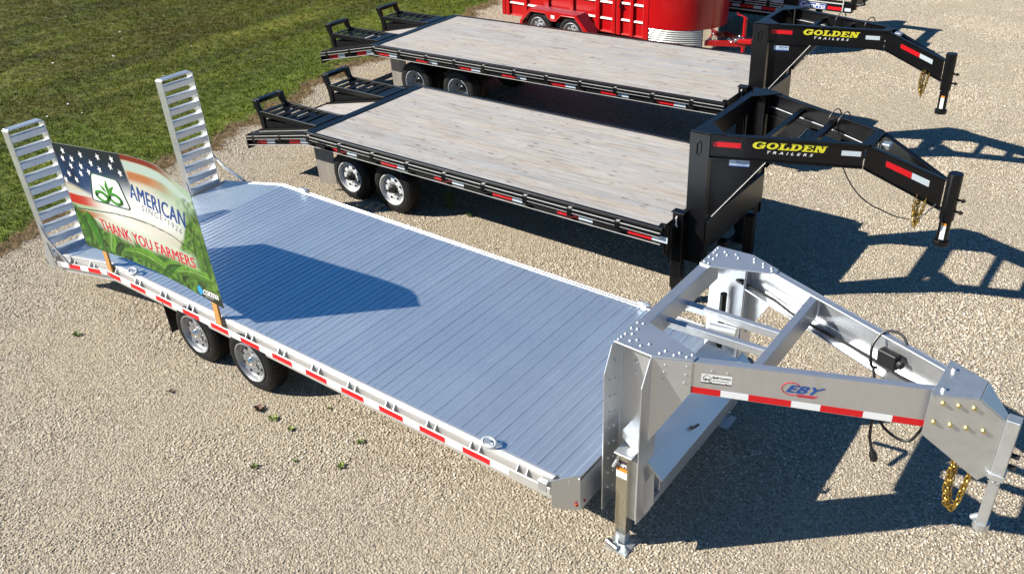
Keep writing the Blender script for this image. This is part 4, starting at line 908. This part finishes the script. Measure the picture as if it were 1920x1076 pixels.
        MB().tube([pt(.545, zb_(.54)-.016, .0045), pt(.062, 1.040, .0045)], .0035, 5).build('edge_highlight', 'edge', T)  # pale line painting in the highlight along the gusset's slanted edge
        MB().prism([(pa+.002, f(pb), Zo), (pa+.10, f(pb+.29), Zo), (pa+.002+.13, f(pb+.27), Zo), (pf+.13, f(pb+.062), Zo), (pf, f(pb), Zo)], (0, 0, .008)).build('corner_plate', 'black', T, bevel=.002)
        # jack legs at the front corners
        jb = pb-.10
        q = MB().box(pa-.10, pa+.02, *sorted((f(jb), f(jb+.095))), .14, zd+.085); jk = q.build('jack_leg', 'black', T, bevel=.005)
        MB().box(pa-.115, pa+.035, *sorted((f(jb-.012), f(jb+.095))), zd+.0855, zd+.10).build('top_cap', 'black', jk, bevel=.004)
        MB().box(pa-.085, pa+.005, *sorted((f(jb+.014), f(jb+.08))), .012, .1395).build('inner_leg', 'blackdull', jk)
        MB().box(pa-.14, pa+.06, *sorted((f(jb-.06), f(jb+.15))), .001, .0115).build('foot_plate', 'blackdull', jk)
        MB().tube([(pa-.04, f(jb-.014), zd+.06), (pa-.04, f(jb-.03), zd+.05), (pa-.04, f(jb-.03), zd-.03), (pa-.02, f(jb-.035), zd-.05)], .009, 8).build('crank_handle', 'edge', jk, smooth=True)
        MB().prism([(L-.01, f(-.02), zd-.09), (L+.07, f(.05), zd-.40), (L+.07, f(.05), zd+.02), (L-.03, f(.02), zd+.035), (L-.05, f(-.03), zd-.02)], (.012, f(.012)-f(0), 0)).build('front_corner_plate', 'black', T)
        MB().box(pf+.0, pf+.10, *sorted((f(pb+.35), f(pb+.45))), .10, .60).build('drop_leg', 'blackdull', T, bevel=.004)
    MB().box(L+.035, L+.055, -.03, mb(-.03), zd-.30, zd+.045).build('headboard_lip', 'black', T, bevel=.004)
    MB().box(pa+.014, pa+.092, pb+.15, 2*bc-pb-.15, Zo-.20, Zo-.001).build('cross_beam', 'black', T, bevel=.003)
    MB().prism([(pa+.02, pb+.02, .62), (pf+.012, pb+.02, .62), (pf+.012, pb+.02, .965), (pf-.02, pb+.02, .985), (pa+.02, pb+.02, .985)], (0, 2*(bc-pb)-.04, 0)).build('tool_box', 'black', T, bevel=.004)
    dB = (K[1]-O[1])/(K[0]-O[0])
    for s, zz, w_ in ((.32, -.05, .028), (.61, -.055, .034), (.995, -.002, .05)):
        a = O[0]+(K[0]-O[0])*s; b = O[1]+dB*(a-O[0])+.04; z = Zo+(Zk-Zo)*s+zz
        MB().box(a-w_, a+w_, b, 2*bc-b, z-.05, z).build('cross_bar', 'black', T, bevel=.003)
    # coupler tube
    x0, b0 = G['tube']; tt, tb = G['tz']
    MB().cyl((x0, b0, tt-.47), (x0, b0, tt), .066, 24).build('coupler_tube', 'black', T, smooth=True, bevel=.004)
    it = MB().cyl((x0, b0, tb+.05), (x0, b0, tt-.4701), .054, 24).build('inner_tube', 'black', T, smooth=True)
    MB().cyl((x0, b0, tb), (x0, b0, tb+.0499), .075, 10).build('ball_socket', 'black', T, bevel=.004)
    patch('warning_label', 'tapewhite', it, [(x0-.018, b0-.0545, tb+.075), (x0+.024, b0-.0525, tb+.075), (x0+.024, b0-.0525, tb+.22), (x0-.018, b0-.0545, tb+.22)], (0, -1, 0), .0012)
    patch('warning_label', 'orange', it, [(x0-.018, b0-.0545, tb+.222), (x0+.024, b0-.0525, tb+.222), (x0+.024, b0-.0525, tb+.245), (x0-.018, b0-.0545, tb+.245)], (0, -1, 0), .0012)
    q = MB()
    for z in (tt-.255, tt-.375): q.cyl((x0+.06, b0, z), (x0+.13, b0, z), .012, 8).cyl((x0+.10, b0, z), (x0+.115, b0, z), .022, 6)
    q.build('set_bolts', 'blackdull', T, kind='stuff')
    q = MB(); cx, cbb = K[0]+.10, bc+.02; q.box(cx-.03, cx+.06, cbb-.05, cbb+.05, Zk-.10, Zk-.04); q.build('breakaway_box', 'galv', T, bevel=.01)
    # prints on the near beam
    d = Vector((K[0]-O[0], K[1]-O[1])); Ln = d.length; d /= Ln; n = (d.y, -d.x, 0); nV = Vector(n)
    def P(s, v, ep=0):
        zb_, zt_ = Bo+(Bk-Bo)*s, Zo+(Zk-Zo)*s; return Vector((O[0]+d.x*s*Ln, O[1]+d.y*s*Ln, zb_+(zt_-zb_)*v))-nV*.0265+nV*ep
    t0, t1 = G['text']
    slab_word(lambda u, v, ep: P(t0+(t1-t0)*u, .50+.30*v, ep)).build('lettering', 'yellow', T)
    v, fc = text2d('TRAILERS', .02, .3, 2.0); q = MB().add([P(t0+(t1-t0)*(.20+.62*a), .30+.12*b, .0012) for a, b in v], fc); q.build('lettering', 'white', T, recalc=False)
    q = lambda nm, mt, s0, s1, v0, v1: patch(nm, mt, T, [P(s0, v0), P(s1, v0), P(s1, v1), P(s0, v1)], n)
    q('reflective_tape', 'tapered', .018, .205, .45, .67); q('reflective_tape', 'tapeblue', *G['white'], .45, .66)
    e = Vector((Nn[0]-K[0], Nn[1]-K[1])); En = e.length; e /= En; n2 = Vector((e.y, -e.x, 0))
    def P2(s, v): z0, z1 = Bk+(Nb-Bk)*s, Zk+(Nt-Zk)*s; return Vector((K[0]+e.x*s*En, K[1]+e.y*s*En, z0+(z1-z0)*v))-n2*.0265
    patch('reflective_tape', 'tapered', T, [P2(.26, .48), P2(.575, .48), P2(.575, .70), P2(.26, .70)], n2); patch('reflective_tape', 'tapeblue', T, [P2(.578, .48), P2(.79, .48), P2(.79, .70), P2(.578, .70)], n2)
    s0, s1 = G['stk']; g = lambda s, z: Vector((O[0]+d.x*s*Ln, O[1]+d.y*s*Ln, z))-nV*.030
    st = patch('dealer_sticker', 'stick', T, [g(s0, G['sz']), g(s1, G['sz']), g(s1, G['sz']+.066), g(s0, G['sz']+.066)], n)
    sv = lambda a, b: g(s0+(s1-s0)*a, G['sz']+.066*b)
    patch('sticker_band', 'blueprint', st, [sv(0, 0)+nV*.0016, sv(1, 0)+nV*.0016, sv(1, .14)+nV*.0016, sv(0, .14)+nV*.0016], n, .0006)
    decal('sticker_text', 'blueprint', st, 'Bluff Country', sv(.36, .85), sv(.95, .85), sv(.95, .52), sv(.36, .52), n, .003, bold=.02)
    decal('sticker_text', 'blueprint', st, 'AG & Equipment', sv(.36, .43), sv(.88, .43), sv(.88, .24), sv(.36, .24), n, .003)
    # small lift hook outline on the post, chains, cables
    pz = Zo-.22; MB().tube([(pa+.085, pb-.004, pz), (pa+.085, pb-.004, pz+.10), (pa+.115, pb-.004, pz+.13), (pa+.13, pb-.004, pz+.12), (pa+.13, pb-.004, pz+.02), (pa+.10, pb-.004, pz-.02)], .005, 5, closed=True).build('tie_slot', 'blackdull', T)
    ca, cb, cz = G['chain']
    chain(T, [(ca-.04, cb, cz), (ca-.05, cb, cz-.12), (ca-.035, cb, cz-.24), (ca-.01, cb, cz-.33)], .042, .005); chain(T, [(ca+.045, cb, cz-.02), (ca+.03, cb, cz-.13), (ca+.012, cb, cz-.24), (ca+.0, cb, cz-.30)], .042, .005)
    chain(T, [(ca-.015, cb+.03, cz), (ca-.02, cb+.03, cz-.15), (ca-.012, cb+.02, cz-.31)], .042, .005)
    far = lambda s, z, o=.06: (O[0]+(K[0]-O[0])*s, 2*bc-(O[1]+(K[1]-O[1])*s)-o, z)
    MB().tube([far(.02, Zo-.15), far(.3, Zo-.16), far(.65, Zo-.17), far(.97, Zk-.19)], .006, 6).build('conduit', 'galv', T, smooth=True)
    for s in ((.60, .68) if not duals else (.48, .78)):
        lp = [far(s, Zo-.17, .10), far(s-.02, Zo-.05, .12), far(s, Zo+.03, .06), far(s+.03, Zo+.05, .02), far(s+.05, Zo-.01, -.01)]
        MB().tube(smooth_path(lp), .0065, 6).build('cable_loop', 'cable', T, smooth=True)
    if cable:
        MB().tube(smooth_path([(6.80, .86, 1.67), (6.897, .839, 1.529), (7.002, .84, 1.411), (7.13, .84, 1.331), (7.248, .841, 1.297), (7.394, .841, 1.263), (7.528, .842, 1.274), (7.612, .842, 1.327), (7.70, .92, 1.44)]), .0065, 6).build('cable', 'cable', T, smooth=True)
    return T
golden('black gooseneck trailer with wood deck and white wheels, next to the silver trailer', (-.4475, 3.4905), -.0043, .0118, 5.34, .961,
       dict(O=(5.664, .315), K=(7.012, .833), N=(7.745, 1.043), bc=1.07, pa=5.444, pb=.311, zt=(1.933, 1.917), zb=(1.695, 1.682), nz=(1.640, 1.335), tube=(7.79, 1.05), tz=(1.722, .985), text=(.282, .766), white=(.855, .977), stk=(.137, .272), sz=1.605, chain=(7.545, 1.0, 1.45)),
       False, (.41, 1.212), -.17, .394, 6, True)
golden('black gooseneck trailer with grey dual wheels, next to the red livestock trailer', (-2.6246, 6.9761), .0105, .0184, 6.53, .968,
       dict(O=(6.833, .59), K=(8.239, .961), N=(8.999, 1.049), bc=1.085, pa=6.617, pb=.556, zt=(1.925, 1.898), zb=(1.687, 1.660), nz=(1.590, 1.32), tube=(9.045, 1.06), tz=(1.684, .906), text=(.302, .787), white=(.838, .957), stk=(.053, .188), sz=1.568, chain=(8.79, 1.0, 1.43)),
       True, (.64, 1.62), .13, .02, 7, False)

# ================================================================== RED LIVESTOCK TRAILER
def red_trailer():
    T = thing('livestock_trailer', 'red stock trailer with rounded nose and checker plate guard behind the black trailers', 'trailer', (-3.42, 11.573, 0))
    T.rotation_euler = (0, 0, -.06); H = 2.15; WV = 1.75
    def wall(v, s, fw=1):
        MB().box(.02, 3.70, *sorted((v+s*.05, v+s*.075)), .40, H).build('wall_panel', 'red', T)
        for u0, u1, pj in ((0, .085, .05), (.11, .195, .05), (.61, .69, .05), (1.19, 1.28, .05), (1.83, 1.92, .05), (2.47, 2.57, .05), (2.88, 2.955, .05), (2.985, 3.07, .05), (3.30, 3.37, .045), (3.60, 3.72, .05)):
            MB().box(u0, u1, *sorted((v, v+s*.0495)), .38, H).build('wall_post', 'red', T, bevel=.004)
            MB().box(u0-.006, u0-.0005, *sorted((v+s*.004, v+s*.03)), .39, H).build('post_edge_highlight', 'redlight', T)  # thin lighter strip painted in as the highlight beside the post
        for u0, u1 in ((.20, .60), (.70, 1.18), (1.29, 1.82), (1.93, 2.46), (2.58, 2.87), (3.08, 3.29), (3.38, 3.59)):
            for z in (.66, .98, 1.30, 1.62):
                if u0 > 2.5 and z > .7 and z < .8: continue
                zz = z+(.025 if u0 > 2.9 else 0)
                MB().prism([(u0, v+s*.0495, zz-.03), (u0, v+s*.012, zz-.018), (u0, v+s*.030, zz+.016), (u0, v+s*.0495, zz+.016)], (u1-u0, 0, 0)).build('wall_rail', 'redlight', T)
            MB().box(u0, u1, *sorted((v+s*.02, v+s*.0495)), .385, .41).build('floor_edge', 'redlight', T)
        q = MB().box(3.062, 3.078, *sorted((v-s*.012, v-s*.001)), .90, 1.02).box(3.05, 3.10, *sorted((v-s*.02, v-s*.0125)), .93, .96)
        q.build('door_latch', 'blackdull', T)
    wall(0, 1); wall(WV, -1)
    MB().box(.02, 3.70, .08, WV-.08, H-.03, H).build('roof', 'red', T); MB().box(.02, 3.70, .08, WV-.08, .38, .42).build('floor', 'blackdull', T)
    MB().box(.0, .02, .0, WV, .38, H).build('rear_gate', 'red', T)
    # nose: curved shell
    arc = [(3.73+1.12*math.sin(t)**.92 if t > 0 else 3.73, WV/2-WV/2*math.cos(t)) for t in np.linspace(0, math.pi, 41)]
    def shell(z0, z1, ins, i0, i1, name, mat):
        vs = []; fs = []; A = arc[i0:i1+1]
        for (u, v_) in A:
            k = 1-ins; u_ = 3.73+(u-3.73)*k; v2 = WV/2+(v_-WV/2)*k; vs += [(u_, v2, z0), (u_, v2, z1)]
        fs = [(2*i, 2*i+2, 2*i+3, 2*i+1) for i in range(len(A)-1)]
        o = MB().add(vs, fs).build(name, mat, T, smooth=True, recalc=False); return o
    shell(.62, H, 0, 0, 40, 'nose_shell', 'red'); MB().add([(u, v_, H) for u, v_ in arc], [tuple(range(41))]).build('nose_roof', 'red', T)
    sh = shell(.24, .619, .012, 13, 40, 'polished_guard', 'foil'); sh2 = shell(.24, .619, .012, 0, 13, 'checker_guard', 'guarddark')
    q = MB(); 
    for r_ in range(9):
        for i in range(46):
            t = (i+.5*(r_ % 2)+.3)/46*R(57); u = 3.73+1.12*.99*max(math.sin(t), 1e-4)**.92; v_ = WV/2-WV/2*.99*math.cos(t); z = .265+r_*.041
            nrm = Vector((math.sin(t)*.8, -math.cos(t), 0)).normalized(); tg = Vector((-nrm.y, nrm.x, 0)); c = Vector((u, v_, z))
            a, b = tg*.014+Vector((0, 0, .015)), tg*.008-Vector((0, 0, .009))
            q.add([c-a, c+b, c+a, c-b, c+nrm*.006], [(0, 1, 4), (1, 2, 4), (2, 3, 4), (3, 0, 4)])
    q.build('checker_tread', 'checker', sh, kind='stuff')
    # fender over tandem wheels
    op = [(.76, .30), (.77, .43), (1.02, .705), (2.24, .715), (2.52, .44), (2.53, .28)]
    inn = [(2.46, .28), (2.44, .42), (2.20, .67), (1.86, .665), (1.73, .545), (1.70, .535), (1.60, .535), (1.56, .555), (1.44, .665), (1.06, .66), (.83, .43), (.82, .30)]
    fk = MB().prism([(u, -.335, z) for u, z in op+inn], (0, .012, 0)).build('fender_skirt', 'red', T)
    MB().tube([(u, -.338, z) for u, z in inn], .008, 5).build('fender_edge', 'redlight', fk)
    for (a, b) in zip(op, op[1:]):
        MB().prism([(a[0], -.322, a[1]), (b[0], -.322, b[1]), (b[0], -.322, b[1]-.012), (a[0], -.322, a[1]-.012)], (0, .32, 0)).build('fender_top', 'redfender', T)
    MB().box(1.60, 1.69, -.3372, -.3355, .575, .645).build('fender_reflector', 'tapewhite', T)
    for u in (1.23, 2.09):
        wheel(T, u, -.285, -1, .34, .20, .21, 'rimsilver', dish=.04); wheel(T, u, WV+.285, 1, .34, .20, .21, 'rimsilver', dish=.04)
        MB().cyl((u, -.2, .34), (u, WV+.2, .34), .05, 10).build('axle', 'blackdull', T)
    # tongue, coupler, jack
    for v0 in (.15, WV-.15): MB().bar((4.0, v0, .36), (5.40, WV/2+(.05 if v0 > 1 else -.05), .36), .06, .10).build('tongue_beam', 'red', T, bevel=.004)
    MB().lathe([(.0, 0), (.045, 0), (.05, .15), (.065, .17), (.065, .24), (.03, .27), (0, .27)], (5.36, WV/2, .37), (1, 0, 0), 12).build('coupler', 'red', T, smooth=True)
    j = MB().cyl((5.36, WV/2-.10, .12), (5.36, WV/2-.10, .86), .036, 14).build('tongue_jack', 'red', T, smooth=True)
    MB().cyl((5.36, WV/2-.10, .01), (5.36, WV/2-.10, .1199), .026, 12).cyl((5.36, WV/2-.10, .0), (5.36, WV/2-.10, .0099), .08, 14).build('jack_foot', 'galv', j, smooth=True)
    MB().tube([(5.36, WV/2-.10, .865), (5.27, WV/2-.11, .895), (5.20, WV/2-.11, .90), (5.19, WV/2-.11, .94)], .012, 8).build('jack_handle', 'red', j, smooth=True)
    MB().bar((5.28, WV/2-.16, .43), (5.56, WV/2-.14, .45), .10, .08).build('latch_block', 'red', T, bevel=.01)
    MB().cyl((5.50, WV/2-.02, .47), (5.54, WV/2-.02, .57), .018, 8, .006).build('coupler_latch', 'red', T)
    chain(T, [(5.05, WV/2-.10, .42), (5.15, WV/2-.17, .40), (5.25, WV/2-.20, .44), (5.33, WV/2-.16, .50), (5.42, WV/2-.12, .44)], .06, .009, 'chrome')
    MB().tube(smooth_path([(4.8, WV/2, .44), (5.0, WV/2-.12, .46), (5.12, WV/2-.05, .42), (5.25, WV/2-.12, .50), (5.30, WV/2-.08, .55)]), .011, 6).build('cable', 'cable', T, smooth=True)
red_trailer()

# ================================================================== FAR BLACK TRAILER
def far_trailer():
    global OFF; OFF = Vector((0, 13.3, 0))
    T = thing('utility_trailer', 'black trailer with blue badge at the top edge, behind the red trailer nose', 'trailer', OFF); Y = 13.3
    MB().box(-2.6, 2.20, Y, Y+1.9, .88, .93).build('deck', 'plate', T)
    for y in (Y, Y+1.85): MB().box(-2.6, 2.22, y, y+.05, .66, .8795).build('side_beam', 'blackdull', T, bevel=.003)
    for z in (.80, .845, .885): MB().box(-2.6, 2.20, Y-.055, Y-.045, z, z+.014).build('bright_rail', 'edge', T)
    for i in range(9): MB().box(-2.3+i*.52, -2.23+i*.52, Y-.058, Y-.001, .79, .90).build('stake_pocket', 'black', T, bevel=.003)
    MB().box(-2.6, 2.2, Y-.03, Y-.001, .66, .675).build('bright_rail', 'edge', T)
    for i in range(9):
        a = -1.90+i*.456
        MB().box(a, a+.29, Y-.0025, Y-.0006, .705, .762).build('reflective_tape', 'tapered', T)
        if a+.45 < 2.2: MB().box(a+.292, a+.452, Y-.0025, Y-.0006, .705, .762).build('reflective_tape', 'tapeblue', T)
    MB().box(2.20, 2.42, Y-.06, Y+1.9, .60, 1.30).build('front_bulkhead', 'blackdull', T, bevel=.005)
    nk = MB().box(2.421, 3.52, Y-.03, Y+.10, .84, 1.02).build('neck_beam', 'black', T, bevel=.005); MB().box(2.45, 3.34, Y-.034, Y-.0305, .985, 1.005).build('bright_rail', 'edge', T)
    MB().box(2.421, 3.52, Y+1.75, Y+1.85, .84, 1.02).build('neck_beam', 'black', T)
    for x in (2.75, 3.45): MB().box(x-.04, x+.04, Y+.101, Y+1.749, .86, 1.0).build('neck_cross', 'blackdull', T)
    bd = patch('badge_plate', 'blueprint', T, [(2.50, Y-.0305, .862), (3.03, Y-.0305, .862), (3.04, Y-.0305, .962), (2.50, Y-.0305, .972)], (0, -1, 0), .003)
    MB().tube([(2.51, Y-.036, .866), (3.025, Y-.036, .866), (3.035, Y-.036, .958), (2.51, Y-.036, .968)], .004, 4, closed=True).build('badge_border', 'white', bd)
    decal('badge_text', 'white', bd, 'CornPro', (2.54, Y-.0342, .962), (3.02, Y-.0342, .955), (3.00, Y-.0342, .875), (2.53, Y-.0342, .88), bold=.03, shear=.2)
    MB().box(3.06, 3.325, Y-.0326, Y-.0306, .872, .93).build('reflective_tape', 'tapered', T); MB().box(3.38, 3.50, Y-.0326, Y-.0306, .872, .93).build('reflective_tape', 'tapeblue', T)
    MB().tube([(3.35, Y-.045, 1.25), (3.355, Y-.05, 1.0), (3.345, Y-.05, .80)], .012, 6).build('tie_strap', 'edge', T, smooth=True)
    MB().cyl((3.52, Y+.05, .90), (3.52, Y+.05, 1.22), .06, 12).build('jack_tube', 'black', T, smooth=True)
    MB().tube([(3.52, Y+.05, 1.0), (3.66, Y+.02, 1.0), (3.73, Y, 1.02), (3.70, Y, 1.10), (3.66, Y, 1.16), (3.63, Y, 1.30)], .022, 8).build('jack_handle', 'blackdull', T, smooth=True)
    MB().box(2.62, 3.30, Y+.12, Y+.55, 1.021, 1.30).build('winch_box', 'blackdull', T, bevel=.02)
    for x in (-1.6, -.7):
        for s, y in ((-1, Y+.12), (1, Y+1.78)): wheel(T, x, y, s, .34, .2, .21, 'rimgrey', dish=.04, hub='hubblack')
        MB().cyl((x, Y+.2, .34), (x, Y+1.7, .34), .05, 10).build('axle', 'blackdull', T)
    MB().box(2.25, 2.37, Y+.0, Y+.12, .0, .5995).build('drop_leg', 'blackdull', T); MB().box(2.25, 2.37, Y+1.7, Y+1.82, .0, .5995).build('drop_leg', 'blackdull', T)
    MB().box(-2.5, 2.2, Y+.3, Y+.42, .50, .6595).box(-2.5, 2.2, Y+1.45, Y+1.57, .50, .6595).build('main_beams', 'blackdull', T)
    OFF = Vector((0, 0, 0))
far_trailer()

# ================================================================== WEEDS, LITTER
def weed(x, y, h, n, mat, label, spread=1.0, tall=False):
    h = h*(1 if tall else .5); n = int(n*1.4)
    q = MB(); rr = random.Random(int(x*977+y*331))
    for i in range(n):
        a = rr.uniform(0, 6.28); el = rr.uniform(.15, .7) if not tall else rr.uniform(.8, 1.4); L = h*rr.uniform(.6, 1.1)*spread; c = Vector((0, 0, 0 if not tall else h*rr.uniform(.1, .9)))
        d = Vector((math.cos(a)*math.cos(el), math.sin(a)*math.cos(el), math.sin(el))) if not tall else Vector((math.cos(a)*.8, math.sin(a)*.8, .35)); s = Vector((-math.sin(a), math.cos(a), 0))*L*rr.uniform(.16, .28); L = L if not tall else L*.45
        m1 = c+d*L*.5+Vector((0, 0, .006)); q.add([c, m1+s, c+d*L, m1-s], [(0, 1, 2, 3)])
    o = D.objects.new('weed', None); C.objects.link(o); o.location = (x, y, .003); o.empty_display_size = .05
    o['label'] = label; o['category'] = 'weed'; o['group'] = 'weeds growing in the gravel'
    q.build('leaves', mat, o, recalc=False)
    MB().tube([(0, 0, 0), (.004, .002, h*.5), (.0, .006, h*.95 if tall else h*.5)], .003, 5).build('stem', mat, o)
for w in ((2.571, -.158, .11, 26, 'weeddry', 'dark withered stalky weed, leftmost of the gravel weeds below the front silver wheel', 1.2),
          (2.79, -.172, .13, 16, 'weed', 'leafy green weed between the withered weed and the silver deck edge', 1.0),
          (3.05, -.181, .10, 12, 'weed', 'small yellowish weed just right of the leafy green one', 1.0),
          (3.176, -.702, .11, 14, 'weeddark', 'dark green weed nearest the bottom of the photo', 1.0),
          (3.414, -.456, .07, 9, 'weeddark', 'tiny dark weed tuft in open gravel between larger weeds', 1.0),
          (3.811, -.266, .10, 13, 'weed', 'pale green weed with reddish base below the tie ring side of the silver deck', 1.0),
          (3.722, .06, .10, 12, 'weeddark', 'green weed closest under the silver rail edge', 1.0),
          (3.128, .23, .07, 8, 'weed', 'tiny bright yellow green weed by the tyre shadow edge', 1.0),
          (1.666, 4.144, .14, 18, 'weeddark', 'bushy dark green weed beside the shadow of the middle trailer', 1.0),
          (-.144, -.455, .10, 16, 'weeddark', 'flat dark green weed left of the silver wheels', 1.2),
          (1.609, -.479, .10, 10, 'weeddry', 'small brown dried weed under the rear silver wheel', 1.0)): weed(*w)
weed(1.348, 4.11, .26, 22, 'weed', 'tall thin yellow green weed standing in front of the middle trailer tyre', .9, True)
# white leaves lying on the lawn: too many and small to count
q = MB(); rr = random.Random(5)
spots = [(-13.2, 8.7), (-13.6, 7.1), (-7.54, 5.35), (-9.35, 5.76), (-8.9, 3.4), (-10.06, 4.8), (-11.0, 6.95), (-8.5, 7.1), (-7.2, 5.5), (-7.3, 3.56), (-7.0, 3.0), (-10.1, 10.7), (-9.5, 9.5), (-7.1, 8.6), (-8.6, 10.75)]+[(rr.uniform(-15, -5), rr.uniform(2, 13)) for _ in range(60)]
for i, (x, y) in enumerate(spots):
    if x > edge_x(y)-.3: continue
    s = rr.uniform(.02, .045) if i < 15 else rr.uniform(.010, .022); a = rr.uniform(0, 6.28); u = Vector((math.cos(a), math.sin(a), .2))*s; v_ = Vector((-math.sin(a), math.cos(a), .15))*s*.6; c = Vector((x, y, .10))
    q.add([c-u, c-v_, c+u, c+v_], [(0, 1, 2, 3)])
q.build('fallen_leaves', 'white', None, recalc=False, kind='stuff')
